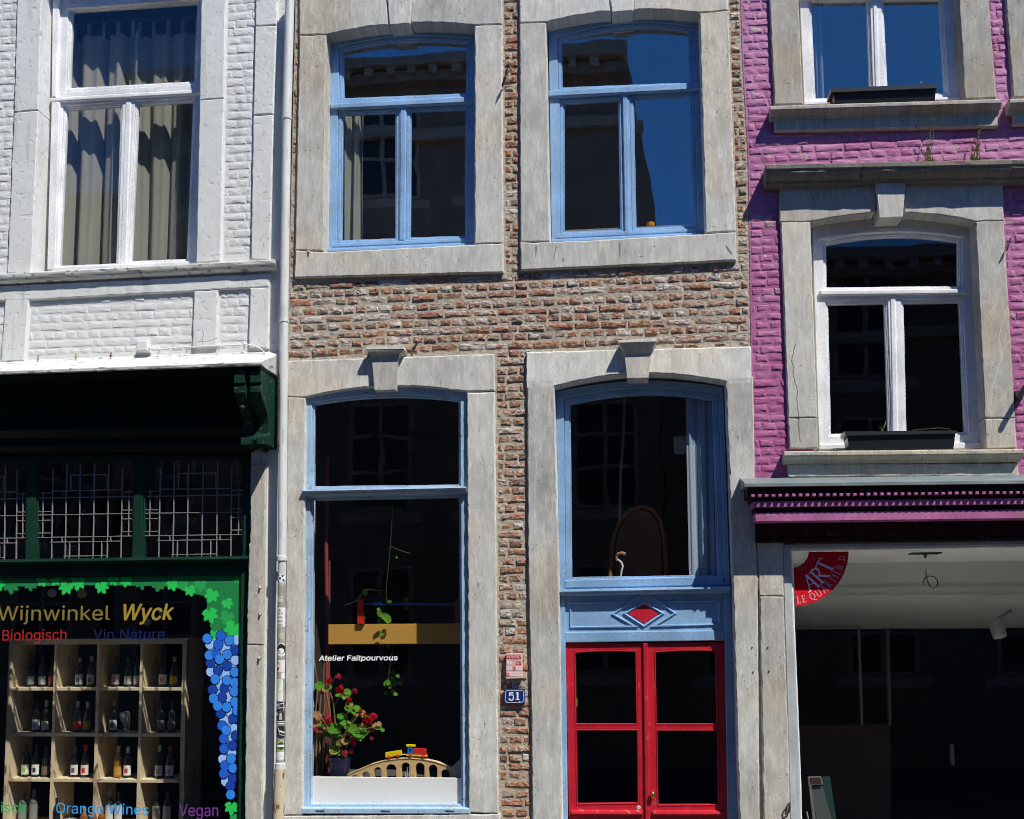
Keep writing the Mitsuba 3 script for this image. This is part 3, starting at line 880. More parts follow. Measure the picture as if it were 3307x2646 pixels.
# the tall white window
wu = window(wh, "a", [(322, -120), (1246, -120), (1246, 300), (1214, 1632), (322, 1672)],
            [[(453, 78), (1226, 26), (1206, 510), (436, 552)], [(420, 685), (752, 662), (724, 1636), (374, 1650)], [(862, 656), (1200, 635), (1160, 1608), (816, 1622)]],
            0.16, (4, 0.03), [0.024, 0.024, 0.024], transom=[(308, 606), (1246, 552), (1246, 578), (306, 630)], mullion=[(776, 612), (812, 610), (780, 1640), (742, 1645)],
            label="tall white window with a lit curtain behind the glass",
            extra=[("sill_board", [(318, 1656), (1214, 1618), (1214, 1642), (316, 1684)], 0.12, 0.005), ("outer_frame", [(326, -120), (372, -120), (345, 600), (318, 604)], 0.13, 0.006),
                   ("outer_frame", [(318, 634), (368, 630), (340, 1668), (290, 1672)], 0.13, 0.006), ("upper_rail", [(376, 572), (1246, 520), (1246, 550), (374, 602)], 0.15, 0.005), ("head_rail", [(408, 30), (1246, -28), (1246, -4), (408, 56)], 0.15, 0.005)])

# cornice of the shopfront: lead cover, boards, console
cz = lambda p: 0.0
lipA, lipB = (-1800, 670), (1456, 556)
add("lead_cover", moulding("b", lipA, lipB, -0.40, [(0.03, 0.205), (-0.10, 0.13), (-0.39, 0.014), (-0.402, 0.004), (-0.400, -0.014), (-0.39, -0.018), (0.03, -0.004)], yback=0.03, n=40, jit=0.004, seed=8), "lead", wh)
G = (5, 0.015)
corn = f"{wh}__shop_cornice"
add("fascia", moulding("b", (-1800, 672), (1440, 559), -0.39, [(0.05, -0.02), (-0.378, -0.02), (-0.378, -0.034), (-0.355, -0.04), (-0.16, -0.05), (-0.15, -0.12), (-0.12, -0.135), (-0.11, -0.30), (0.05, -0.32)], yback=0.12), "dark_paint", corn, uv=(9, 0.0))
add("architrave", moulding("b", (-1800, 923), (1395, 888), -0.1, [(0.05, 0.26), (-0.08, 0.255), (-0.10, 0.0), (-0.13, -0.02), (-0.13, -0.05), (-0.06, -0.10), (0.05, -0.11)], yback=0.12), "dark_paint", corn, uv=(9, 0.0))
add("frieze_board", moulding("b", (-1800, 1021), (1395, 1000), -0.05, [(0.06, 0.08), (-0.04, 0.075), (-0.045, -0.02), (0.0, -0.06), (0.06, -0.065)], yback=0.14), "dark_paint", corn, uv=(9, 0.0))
# console: front strip with a crossed groove, scroll, foot
xl, zt = W("o", 219, 150, -0.36)
xr, _ = W("o", 548, 150, -0.36)
prof = [(-0.365, 0.0), (-0.365, -0.115), (-0.345, -0.12), (-0.345, -0.14), (-0.365, -0.15), (-0.36, -0.19), (-0.32, -0.235), (-0.25, -0.28), (-0.20, -0.33), (-0.175, -0.40), (-0.165, -0.47), (-0.20, -0.50), (-0.20, -0.555), (0.03, -0.56), (0.03, 0.0)]


def side_extrude(prof, x0, x1, z):
    p = np.array(prof)
    m = slab(Polygon(p), 0.0, 1.0, 0.0001)                 # (a, 0..1, b): profile a = y, b = z
    v = np.column_stack([x0 + (x1 - x0) * m[0][:, 1], m[0][:, 0], z + m[0][:, 2]])
    t = trimesh.Trimesh(v, m[1], process=False)
    trimesh.repair.fix_normals(t)
    return tm(t)


wdt = xr - xl
con = f"{wh}__console"
add("side", side_extrude(prof, xl, xl + wdt * 0.40, zt), "dark_paint", con, uv=(5, 0.12))
add("side", side_extrude(prof, xl + wdt * 0.61, xr, zt), "dark_paint", con, uv=(5, 0.12))
add("core", side_extrude([(a + 0.035 if a < 0 else a - 0.004, b - 0.002 if b > -0.5 else b + 0.004) for a, b in prof], xl + wdt * 0.39, xl + wdt * 0.62, zt), "dark_paint", con, uv=(5, 0.1))
kx, kz = W("o", 316, 640, -0.30)
add("boss", tm(trimesh.creation.icosphere(2, 0.022).apply_translation([kx, -0.30, kz])), "dark_paint", con, uv=(5, 0.1), smooth=True)
fx, fz = W("o", 480, 1040, -0.20)
add("foot", loft([(*W("o", 500, 920, -0.16), *W("o", 530, 915, -0.16), -0.16), (*W("o", 405, 1035, -0.19), *W("o", 545, 1030, -0.19), -0.19), (*W("o", 500, 1150, -0.16), *W("o", 535, 1145, -0.16), -0.16)], 0.03), "dark_paint", con, uv=(5, 0.12))
# end of the cornice towards the pipe
ex, ez = W("b", 1456, 560, -0.40)
add("cornice_end", slab(Polygon([(W("b", 1440, 560, -0.1)[0], ez - 0.03), (W("b", 1500, 560, -0.05)[0] + 0.02, ez - 0.03), (W("b", 1500, 560, -0.05)[0] + 0.02, ez + 0.0), (W("b", 1440, 560, -0.1)[0], ez + 0.0)]), -0.37, 0.03, 0.004), "paint", corn, uv=(5, 0.1))

# stone pier and the shaded slip beside the pipe
stone(wh, "b", [(1396, 1118), (1482, 1118), (1470, 1700), (1390, 1700)], 0.0, "pier_stone", tone=0.7, jit=0.002)
stone(wh, "c", [(1546, 12), (1645, 12), (1637, 640), (1532, 640)], 0.0, "pier_stone", tone=0.62, jit=0.002)
stone(wh, "c", [(1532, 643), (1637, 643), (1628, 1725), (1628, 2180), (1514, 2180), (1519, 1725)], 0.002, "pier_stone", tone=0.6, jit=0.002)

# leaded windows
LW = [("b", [(-300, 1120), (152, 1112), (146, 1655), (-310, 1662)]), ("b", [(222, 1110), (748, 1100), (738, 1645), (212, 1653)]), ("b", [(818, 1100), (1358, 1092), (1352, 1636), (806, 1644)])]
GY = 0.075
Oz = np.vstack([P("b", [(-320, 1075), (1394, 1060)], GY - 0.01), P("b", [(1390, 1672), (-330, 1690)], GY - 0.01)])
pl = [Polygon(P(t, q, GY + 0.02)) for t, q in LW]
lf = f"{wh}__transom_light_frame"
add("frame", slab(Polygon(Oz).difference(unary_union([p.buffer(0.012, join_style=2) for p in pl])), GY - 0.01, GY + 0.07, 0.004), "dark_paint", lf, uv=G)
for p in pl:
    add("bead", slab(p.buffer(0.012, join_style=2).difference(p), GY, GY + 0.05, 0.0045), "dark_paint", lf, uv=G)
lead_lines = [((0.145, 0.0), (0.145, 0.93)), ((0.29, 0.0), (0.29, 0.97)), ((0.435, 0.0), (0.435, 0.97)), ((0.585, 0.0), (0.585, 0.97)), ((0.735, 0.0), (0.735, 0.97)), ((0.88, 0.0), (0.88, 0.93)),
              ((0.0, 0.455), (1, 0.455)), ((0.0, 0.225), (1, 0.225)), ((0.13, 0.175), (0.88, 0.175)), ((0.0, 0.63), (1, 0.63)), ((0.13, 0.70), (0.88, 0.70)), ((0.045, 0.225), (0.045, 0.70)), ((0.955, 0.225), (0.955, 0.70)),
              ((0.0, 0.27), (0.13, 0.27)), ((0.88, 0.27), (1, 0.27)), ((0.0, 0.40), (0.13, 0.40)), ((0.88, 0.40), (1, 0.40)), ((0.0, 0.49), (0.13, 0.49)), ((0.88, 0.49), (1, 0.49)), ((0, 0.68), (0.145, 0.68)), ((0.88, 0.68), (1, 0.68)),
              ((0.275, 0.03), (0.73, 0.03)), ((0.335, 0.0), (0.335, 0.175)), ((0.675, 0.0), (0.675, 0.175)), ((0.255, 0.175), (0.255, 0.225)), ((0.77, 0.175), (0.77, 0.225)), ((0.335, 0.70), (0.335, 0.86)), ((0.72, 0.70), (0.72, 0.86)), ((0.335, 0.86), (0.72, 0.86))]
for i, (t, q) in enumerate(LW):
    k = key_for(f"{wh}__leaded_window")
    c = P(t, q, GY + 0.02)                                       # tl, tr, br, bl

    def uvp(u, v):
        return (c[3] * (1 - u) + c[2] * u) * (1 - v) + (c[0] * (1 - u) + c[1] * u) * v
    ms = []
    for (u0, v0), (u1, v1) in lead_lines:
        a, b = uvp(u0, v0), uvp(u1, v1)
        ms.append(slab(LineString([a, b]).buffer(0.0031, cap_style=2), GY + 0.012, GY + 0.026, 0.0015))
    add("leading", cat(*ms), "matt", k, color=(0.22, 0.20, 0.205))
    cols = [0, 0.145, 0.29, 0.435, 0.585, 0.735, 0.88, 1.0]
    rows = [0, 0.175, 0.225, 0.455, 0.70, 1.0]
    rr = random.Random(5 + i)
    for a in range(7):
        for b in range(5):
            if b == 1:
                continue
            g = [uvp(cols[a] + .002, rows[b]), uvp(cols[a + 1] - .002, rows[b]), uvp(cols[a + 1] - .002, rows[b + 1]), uvp(cols[a] + .002, rows[b + 1])]
            m = sheet(np.array(g), GY + 0.02)
            m[0][:, 1] += np.array([rr.uniform(-1, 1) for _ in range(len(m[0]))]) * 0.0012
            add("pane", m, "glass", k)
    g = [uvp(0, rows[1]), uvp(1, rows[1]), uvp(1, rows[2]), uvp(0, rows[2])]
    add("pane", sheet(np.array(g), GY + 0.02), "glass", k)

# shop window
sw = f"{wh}__shop_window"
SY = 0.06
add("head_board", moulding("c", (-200, 122), (1543, 98), SY - 0.05, [(SY + 0.05, 0.02), (SY - 0.055, 0.012), (SY - 0.06, -0.01), (SY - 0.03, -0.02), (SY - 0.025, -0.032), (SY + 0.05, -0.034)], yback=SY + 0.08), "dark_paint", sw, uv=G)
SWp = Polygon(P("c", [(-250, 236), (1494, 208), (1476, 2050), (-260, 2050)], SY + 0.03))
SWo = Polygon(P("c", [(-270, 150), (1541, 124), (1516, 2150), (-280, 2150)], SY))
add("frame", slab(SWo.difference(SWp.buffer(0.012, join_style=2)), SY, SY + 0.08, 0.006), "dark_paint", sw, uv=G)
add("bead", slab(SWp.buffer(0.012, join_style=2).difference(SWp), SY + 0.012, SY + 0.06, 0.0045), "dark_paint", sw, uv=G)
add("pane", pane_mesh(SWp.buffer(0.003), SY + 0.03, 0.1, 0.0003, 0.0), "glass", sw, smooth=True)
add("stall_riser", slab(Polygon([(W("c", -280, 2150, SY)[0], 0.12), (W("c", 1512, 2150, SY)[0], 0.12), (W("c", 1512, 2150, SY)[0], W("c", 0, 2148, SY)[1]), (W("c", -280, 2150, SY)[0], W("c", 0, 2148, SY)[1])]), SY - 0.02, SY + 0.1, 0.004), "dark_paint", sw, uv=G)

zs = W("b", 300, 1090, 0.2)[1]
wx0, wx1 = W("v", -85, 900, 0.2)[0], W("v", 555, 900, 0.2)[0]
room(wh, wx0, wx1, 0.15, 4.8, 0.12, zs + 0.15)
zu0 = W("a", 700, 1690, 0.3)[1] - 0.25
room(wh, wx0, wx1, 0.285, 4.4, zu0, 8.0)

# ------------------------------------------------------------------ the pink house on the right
pk = thing("pink_house", "pink painted brick house with grey stone window surrounds, at the right", "house")
PW = 0.02                                                                     # its stones stand at y = 0, its painted bricks behind them
PL = [(1557, -130), (1564, 120), (1576, 330), (1582, 740), (1588, 1006)]
pwhole = Polygon(np.vstack([P("v", PL), P("v", [(1588, 1150), (2872, 1150), (2872, 1960), (3300, 1960), (3300, -130)])]))
oU = Polygon(P("j", [(400, -140), (1447, -140), (1490, 660), (437, 690)]))
oU2 = Polygon(P("j", [(1990, -140), (3100, -140), (3120, 620), (2010, 640)]))
oM = Polygon(np.vstack([P("j", arc((485, 1453), (1005, 1392), (1560, 1450)))[::-1], P("k", [(503, 1245), (1540, 1245)])]))
# (in the lower part the shop opening)
oP = Polygon(P("l", [(256, 130), (3520, 90), (3520, 2180), (310, 2180)]))
pwall = add("wall", slab(pwhole.difference(unary_union([oU.buffer(0.03), oU2.buffer(0.03), oM.buffer(0.03), oP])), 0.034, 0.30, 0.001), "pink_masonry", pk, uv=(0.5, 0.8))
PS = []


def ps(t, pts, name="jamb", d=0.0, tone=0.75, **kw):
    PS.append(Polygon(P(t, pts, d)).buffer(0.005))
    return stone(pk, t, pts, d, name, tone=tone, jit=0.002, **kw)


# upper window surround
ps("j", [(207, -140), (398, -140), (434, 684), (245, 684)], tone=0.95)
ps("j", [(1447, -140), (1640, -140), (1700, 640), (1492, 654)], tone=0.7)
ps("j", [(1752, -140), (1990, -140), (2012, 640), (1808, 634)], tone=0.55)
ps("j", [(3104, -140), (3290, -140), (3312, 604), (3122, 612)], tone=0.6)
sill_prof = [(0.02, 0.0), (-0.072, -0.004), (-0.082, -0.014), (-0.083, -0.035), (-0.074, -0.046), (-0.052, -0.055), (-0.028, -0.07), (-0.02, -0.088), (0.02, -0.09)]
SILLS = []


def sill(t, A, B, lower, lab=None):
    k = add("sill", moulding(t, A, B, -0.075, sill_prof, yback=0.2, n=14, jit=0.0025, seed=len(SILLS)), "stone", pk, uv=(0.78, 0.2 + 0.2 * len(SILLS)))
    SILLS.append(k)
    PS.append(Polygon(np.vstack([P(t, [A, B], -0.05), P(t, lower[1:3], 0)])).buffer(0.01))
    stone(pk, t, lower, -0.012, "sill_slab", tone=0.55, jit=0.003, back=0.2)
    PS.append(Polygon(P(t, lower)).buffer(0.004))


sill("j", (220, 692), (1732, 646), [(246, 768), (1706, 736), (1712, 828), (248, 858)])
sill("j", (1788, 646), (3330, 603), [(1812, 728), (3310, 690), (3310, 775), (1815, 816)])
sill("k", (292, 1258), (1770, 1243), [(314, 1338), (1742, 1334), (1748, 1415), (318, 1420)])
# hood over the lower window
for A, B, sd in (((190, 1078), (822, 1066), 1), ((826, 1065), (1806, 1046), 2), ((1810, 1046), (3600, 1010), 3)):
    add("hood_stone", moulding("j", A, B, -0.135, [(0.02, 0.012), (-0.13, 0.0), (-0.137, -0.006), (-0.137, -0.034), (-0.128, -0.042), (-0.122, -0.06), (-0.10, -0.085), (-0.06, -0.10), (-0.05, -0.118), (-0.015, -0.13), (0.02, -0.132)], yback=0.2, n=12, jit=0.004, seed=sd),
        "stone", pk, uv=(2.05, 0.3 * sd))
PS.append(Polygon(P("j", [(190, 1092), (3600, 1024), (3600, 1160), (290, 1210)])))
aM = arc((485, 1453), (1005, 1392), (1560, 1450), 18)
ps("j", [(283, 1205), (912, 1195), (908, 1390)] + [p for p in aM if 490 < p[0] < 900][::-1] + [(480, 1454), (278, 1454)], "lintel", tone=0.85)
ps("j", [(1104, 1195), (1742, 1180), (1750, 1446), (1562, 1452)] + [p for p in aM if 1095 < p[0] < 1555][::-1] + [(1096, 1400)], "lintel", tone=0.5)
add("keystone", loft(L("j", [(912, 1200, 1106, 1195, -0.04), (918, 1240, 1102, 1233, -0.048), (936, 1426, 1087, 1420, -0.045)]), 0.2), "stone", pk, uv=(0.45, 0.8))
ps("j", [(290, 1458), (482, 1458), (486, 1640), (300, 1700)], tone=0.5) if False else None
ps("k", [(270, -158), (455, -158), (497, 1052), (316, 1052)], tone=0.45)
ps("k", [(316, 1057), (497, 1057), (504, 1243), (326, 1243)], tone=0.6)
ps("k", [(1476, -162), (1653, -166), (1722, 1052), (1534, 1056)], tone=0.5)
ps("k", [(1534, 1061), (1722, 1057), (1733, 1240), (1541, 1245)], tone=0.5)
for pts, w, col in (([(358, 590), (350, 650), (340, 700), (350, 800), (372, 870), (376, 960), (378, 1050), (385, 1140), (388, 1230)], 0.0028, (0.10, 0.09, 0.08)), ([(1675, 350), (1660, 420), (1620, 560), (1640, 680), (1600, 800), (1578, 900)], 0.0018, (0.66, 0.64, 0.6)), ([(1690, 560), (1650, 640), (1632, 720)], 0.0014, (0.66, 0.64, 0.6))):
    q = P("k", pts)
    q = np.vstack([q[i] + (q[i + 1] - q[i]) * s + (random.Random(i * 9 + int(s * 10)).uniform(-0.006, 0.006), 0) for i in range(len(q) - 1) for s in (0, 0.25, 0.5, 0.75)])
    add("crack", slab(LineString(q).buffer(w, cap_style=2), -0.0005, 0.004, 0.0002), "matt", pk, color=col)
# painted bricks
visp = Polygon(P("v", [(1540, -22), (2180, -22), (2180, 1030), (1540, 1030)]))
regp = pwhole.buffer(-0.004).intersection(visp).difference(unary_union(PS + [oU.buffer(0.02), oU2.buffer(0.02), oM.buffer(0.02), Polygon(P("k", [(0, 1418), (1900, 1400), (1900, 1700), (0, 1700)]))]))
regp = unary_union([p for p in polys(regp.buffer(-0.004)) if p.area > 0.006])
lay_bricks(pwall, regp, 0.03, 0.0645, 0.001, 0.0285, 0.06, "pink_masonry", lambda r, x, z: (0.5, 1.0), 31, joint=0.010, rough=0.0035, ch=0.0045, bsm=30, long=0.20, short=0.10)

# windows
wp1 = window(pk, "j", [(404, -140), (1449, -140), (1462, 650), (440, 686)],
             [[(484, 18), (846, 12), (868, 640), (513, 652)], [(955, 12), (1320, 4), (1357, 618), (986, 630)]],
             0.13, (4, 0.05), 0.021, name="window", glass="double_glass", mullion=[(884, -140), (915, -140), (940, 640), (906, 642)], label="white window reflecting the deep blue sky",
             extra=[("sill_board", [(438, 664), (1470, 632), (1470, 654), (438, 688)], 0.10, 0.005), ("meeting_rail", [(404, -80), (1449, -100), (1449, -10), (404, 4)], 0.12, 0.005)])
window(pk, "j", [(1992, -140), (3098, -140), (3118, 616), (2012, 640)], [[(2070, 0), (2500, -10), (2510, 590), (2085, 602)], [(2610, -12), (3030, -22), (3045, 575), (2620, 588)]], 0.13, (4, 0.05), 0.021, glass="double_glass")
wp2o = [toV("j", p) for p in arc((492, 1475), (1015, 1425), (1555, 1470))] + [toV("k", (1536, 1246)), toV("k", (508, 1248))]
wp2a = [toV("j", p) for p in arc((582, 1612), (1012, 1560), (1442, 1592))] + [toV("k", (1365, 243)), toV("k", (552, 250))]
wp2 = window(pk, "v", wp2o, [wp2a, [toV("k", p) for p in ((562, 358), (908, 350), (934, 1150), (580, 1156))], [toV("k", p) for p in ((1029, 350), (1371, 344), (1406, 1145), (1046, 1148))]],
             0.15, (4, 0.06), [0.026, 0.023, 0.023], transom=[toV("k", p) for p in ((514, 264), (1422, 254), (1423, 284), (516, 294))], mullion=[toV("k", p) for p in ((948, 298), (984, 298), (1000, 1190), (962, 1192))],
             label="white arched window with a dark planter on its sill",
             extra=[("sill_board", [toV("k", p) for p in ((508, 1218), (1520, 1206), (1522, 1246), (508, 1250))], 0.12, 0.005)])
add("head_moulding", slab(LineString(P("j", arc((535, 1568), (1012, 1512), (1495, 1550)), 0.145)).buffer(0.012, cap_style=2), 0.138, 0.16, 0.004), "paint", wp2, uv=(4, 0.05))

# plum shop cornice
pc = f"{pk}__shop_cornice"
PA, PB = (100, 92), (8450, -11)
# measured along its lip: left end, and where it leaves the frame
add("zinc_cover", moulding("p", (98, 94), (8450, -7), -0.28, [(0.03, 0.085), (-0.05, 0.068), (-0.265, 0.012), (-0.28, 0.0), (-0.281, -0.022), (0.03, -0.022)], yback=0.05, n=30, jit=0.0015, seed=3), "zinc", pc)


def band(name, A, B, d, h, yb, mat=7, worn=0.1, bev=0.002):
    """a straight board of the cornice: its top edge from A to B at depth d, height h in metres"""
    (xa, za), (xb, zb) = W("p", *A, d), W("p", *B, d)
    return add(name, slab(Polygon([(xa, za), (xb, zb), (xb, zb - h), (xa, za - h)]), d, yb, bev), "paint" if mat == 6 else "dark_paint", pc, uv=(mat, worn))


px = 1 / 4.146 / 434 * 0.97
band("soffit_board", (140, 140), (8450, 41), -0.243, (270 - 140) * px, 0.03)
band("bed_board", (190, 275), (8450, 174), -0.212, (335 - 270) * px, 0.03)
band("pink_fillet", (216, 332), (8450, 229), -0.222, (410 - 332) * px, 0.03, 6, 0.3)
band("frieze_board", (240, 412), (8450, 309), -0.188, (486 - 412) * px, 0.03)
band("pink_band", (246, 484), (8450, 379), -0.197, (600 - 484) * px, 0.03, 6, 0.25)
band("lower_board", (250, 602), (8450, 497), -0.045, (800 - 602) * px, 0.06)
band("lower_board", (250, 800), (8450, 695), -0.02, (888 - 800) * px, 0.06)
x = 190.0
for i in range(91):
    s = (x - 190) / 4100
    (xa, za), (xb, zb) = W("p", x, 236 - 50 * s, -0.26), W("p", x + 48, 236 - 50 * s, -0.26)
    add("dentil", slab(Polygon([(xa, za), (xb, zb), (xb, zb - 34 * px), (xa, za - 34 * px)]), -0.26, -0.20, 0.002), "paint", pc, uv=(6, 0.2))
    x += 91.0

# shop window below
pw = f"{pk}__shop_window"
pO = Polygon(P("l", [(256, 188), (3420, 134), (3420, 2150), (308, 2150), (300, 1725)], 0.03))
pI = Polygon(P("l", [(306, 226), (3405, 174), (3405, 2060), (372, 2060), (357, 1500)], 0.06))
add("frame", slab(pO.difference(pI.buffer(0.014, join_style=2)), 0.03, 0.12, 0.005), "paint", pw, uv=(8, 0.1), label="greyed white frame of the gallery window")
add("bead", slab(pI.buffer(0.014, join_style=2).difference(pI), 0.044, 0.10, 0.005), "paint", pw, uv=(4, 0.05))
add("pane", pane_mesh(pI.buffer(0.004), 0.06, 0.15, 0.0003, 0.0), "glass", pw, smooth=True)
zb_ = W("l", 300, 2150, 0.03)[1]
add("plinth", bx(W("l", 300, 1725, 0.03)[0], W("l", 3420, 1725, 0.03)[0], 0.035, 0.3, 0.12, zb_), "stone", pk, uv=(0.8, 0.4))
# stone piers between the red door and the gallery window
stone(pk, "l", [(108, 150), (256, 150), (262, 476), (126, 476)], 0.0, "pier_stone", tone=0.55, jit=0.0025)
stone(pk, "l", [(126, 480), (262, 480), (282, 1150), (288, 1240), (306, 2170), (158, 2170), (140, 1180)], 0.0, "pier_stone", tone=0.5, jit=0.003)
# rooms
qx0, qx1 = W("v", 1630, 900, 0.3)[0], W("v", 2800, 900, 0.3)[0]
zm0, zm1 = W("k", 800, 1420, 0.3)[1], W("j", 800, 1000, 0.3)[1]
qxu = W("v", 3280, 900, 0.3)[0]
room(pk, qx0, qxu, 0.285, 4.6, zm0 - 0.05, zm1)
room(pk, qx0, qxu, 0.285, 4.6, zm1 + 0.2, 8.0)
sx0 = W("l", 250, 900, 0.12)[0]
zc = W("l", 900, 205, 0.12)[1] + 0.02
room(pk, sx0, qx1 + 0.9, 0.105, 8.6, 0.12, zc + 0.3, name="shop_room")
# white ceiling of the gallery, its bulkhead and pale floor
BY = 2.2
add("ceiling", bx(sx0 + 0.01, qx1 + 0.89, 0.13, BY + 0.1, zc, zc + 0.1), "matt", pk, color=(0.80, 0.82, 0.78))
zbk, zm_ = W("l", 900, 655, BY)[1], W("l", 900, 430, BY)[1]
zs_ = W("l", 900, 660, 3.9)[1]
bh = (np.array([(x, y, z) for x in (sx0 + 0.012, qx1 + 0.88) for y, z in ((BY, zc - 0.001), (BY, zm_ - 0.075), (3.9, zs_), (3.98, zs_), (3.98, zc - 0.001))]), None)
q_ = trimesh.Trimesh(bh[0], [(a, b, b + 5) for a, b in zip(range(5), (1, 2, 3, 4, 0))] + [(a, b + 5, a + 5) for a, b in zip(range(5), (1, 2, 3, 4, 0))] + [(0, 1, 4), (1, 2, 4), (2, 3, 4), (5, 9, 6), (6, 9, 7), (7, 9, 8)], process=False)
trimesh.repair.fix_normals(q_)
add("bulkhead", tm(q_), "matt", pk, color=(0.74, 0.78, 0.72))
add("bulkhead_moulding", cat(bx(sx0 + 0.014, qx1 + 0.86, BY - 0.02, BY - 0.0005, zm_ - 0.01, zm_ + 0.01), bx(sx0 + 0.014, qx1 + 0.86, BY - 0.012, BY - 0.0005, zm_ - 0.07, zm_ - 0.058)), "matt", pk, color=(0.66, 0.66, 0.64))
add("display_platform", bx(sx0 + 0.016, qx1 + 0.87, 0.14, 1.5, 0.1395, 0.27), "pale_floor", pk)
add("shop_floor", bx(sx0 + 0.015, qx1 + 0.88, 0.13, 8.5, 0.121, 0.14), "room", pk)

# ------------------------------------------------------------------ houses across the street (seen only as reflections in the panes)
YO = -9.8


def far_house(label, x0, x1, h, tone, slant=0.0, wins=3, rows=4, seed=0):
    k = thing("opposite_house", label, "house")
    pts = [(x0, 0), (x1, 0), (x1, h * 0.72), (x1 - slant, h), (x0, h)]
    m = slab(Polygon(pts), 0.0, 7.0, 0.001)
    add("wall", (m[0] * [1, -1, 1] + [0, YO, 0], m[1][:, ::-1]), "far", k, uv=(tone, 0.5))
    w = (x1 - x0) / wins
    for r in range(rows):
        for c in range(wins):
            cx, cz = x0 + w * (c + 0.5), 1.6 + r * (h - 1.2) / rows
            if cx + 0.7 > x1 - slant and cz > h * 0.66:
                continue
            f = [bx(cx - 0.55, cx + 0.55, YO - 0.02, YO + 0.03, cz + a, cz + a + 0.06) for a in (-0.1, 0.55, 1.15, 1.7)] + [bx(cx + a - 0.04, cx + a + 0.04, YO - 0.02, YO + 0.034, cz - 0.1, cz + 1.76) for a in (-0.52, 0.0, 0.52)]
            q = key_for(f"{k}__window")
            add("frame", cat(*f), "far", q, uv=(0.8, 0.5))
            add("pane", bx(cx - 0.5, cx + 0.5, YO - 0.01, YO + 0.012, cz - 0.06, cz + 1.72), "iron", q)
            add("surround", bx(cx - 0.75, cx + 0.75, YO - 0.03, YO + 0.02, cz - 0.3, cz - 0.12), "far", q, uv=(1.0, 0.5))
    for z, p, t in ((h - 0.25, 0.35, 0.9), (h - 0.5, 0.2, 0.6), (h - 1.5, 0.12, 0.9)):
        add("cornice", bx(x0, x1 - slant * (z / h if z > h * 0.9 else 0.45), YO - 0.05, YO + p, z, z + 0.2), "far", k, uv=(t, 0.5))
    for i in range(int((x1 - slant - x0) / 0.4)):
        add("bracket", bx(x0 + 0.1 + i * 0.4, x0 + 0.25 + i * 0.4, YO, YO + 0.3, h - 0.42, h - 0.25), "far", k, uv=(1.0, 0.5))


far_house("tall brick house across the street with a bracketed eaves cornice, mirrored in the upper panes", -9.0, 0.62, 12.5, 0.35, slant=0.5, wins=5)
far_house("lower brick house across the street, mirrored under the sky in the right hand panes", 0.64, 14.5, 8.6, 0.2, wins=6, rows=3)
far_house("wide brick house across the street, mirrored in the white house's panes", -18.0, -9.2, 10.2, 0.2, wins=4)

# ------------------------------------------------------------------ the downpipe and what is stuck on it
dp = thing("downpipe", "white plastic downpipe with a rusty iron foot, between the white and the grey house", "drainpipe")
PY, PR = -0.075, 0.036


def pt3(t, x, y, d):
    a = W(t, x, y, d)
    return np.array([a[0], d, a[1]])


ax = [pt3("a", 1796, -60, PY), pt3("a", 1776, 735, PY), pt3("b", 1582, 325, PY), pt3("b", 1572, 1640, PY), pt3("c", 1753, 105, PY), pt3("c", 1741, 1395, PY), pt3("c", 1733, 1725, PY), pt3("c", 1722, 2150, PY)]
add("pipe", tube(ax[0:2], PR, 20), "pipe", dp, uv=(0.0, 0.0), smooth=60)
add("pipe", tube([ax[1], ax[2]], PR - 0.002, 20), "pipe", dp, uv=(0.0, 0.0), smooth=60)
add("pipe", tube([ax[2], ax[3], ax[4]], PR - 0.002, 20), "pipe", dp, uv=(0.0, 0.0), smooth=60)
add("pipe", tube([ax[4], ax[5]], PR - 0.005, 24), "pipe", dp, uv=(1.0, 0.0), smooth=60, label="bare beige length of the pipe covered in stickers")
for a, up in ((ax[1], 0.012), (ax[2], 0.012), (ax[4], 0.02), (ax[5], 0.025)):
    add("collar", tube([a + [0, 0, -up], a + [0, 0, -up + 0.004], a + [0, 0, up - 0.004], a + [0, 0, up]], [PR - 0.002, PR + 0.004, PR + 0.004, PR - 0.002], 20), "pipe", dp, uv=(0.0, 0.0), smooth=40)
seg = [ax[5] + (ax[7] - ax[5]) * s for s in np.linspace(0.02, 1, 16)]
add("iron_foot", tube(seg, [PR + 0.006 + 0.002 * math.sin(i * 2.1) for i in range(16)], 20), "rust", dp, smooth=60, label="rusty cast iron foot of the pipe with flaking cream paint")
for t, y in (("a", 400), ("b", 900), ("c", 60)):
    q = pt3(t, {"a": 1788, "b": 1576, "c": 1755}[t], y, PY)
    add("bracket", bx(q[0] - 0.012, q[0] + 0.012, PY + PR - 0.004, 0.03, q[2] - 0.012, q[2] + 0.012), "iron", dp)


def on_pipe(pts, lift=0.0012, n=8):
    """outline measured in the photograph (n zoom), laid on the round of the pipe"""
    a = P("n", pts, PY - PR)
    g = Polygon(a)
    x0, z0, x1, z1 = g.bounds
    out = []
    for i in range(n):
        s = box(x0 + (x1 - x0) * i / n, z0, x0 + (x1 - x0) * (i + 1) / n + 1e-5, z1).intersection(g)
        if s.area > 1e-9:
            out.append(sheet(s, 0.0))
    m = cat(*out)
    v = m[0]
    t = (v[:, 2] - ax[4][2]) / (ax[5][2] - ax[4][2])
    xc = ax[4][0] + (ax[5][0] - ax[4][0]) * t
    r = PR - 0.005 + lift
    dx = np.clip(v[:, 0] - xc, -r * 0.995, r * 0.995)
    v[:, 1] = PY - np.sqrt(r * r - dx * dx)
    v[:, 0] = xc + dx
    return v, m[1]


def rect(x0, y0, x1, y1):
    return [(x0, y0), (x1, y0), (x1, y1), (x0, y1)]


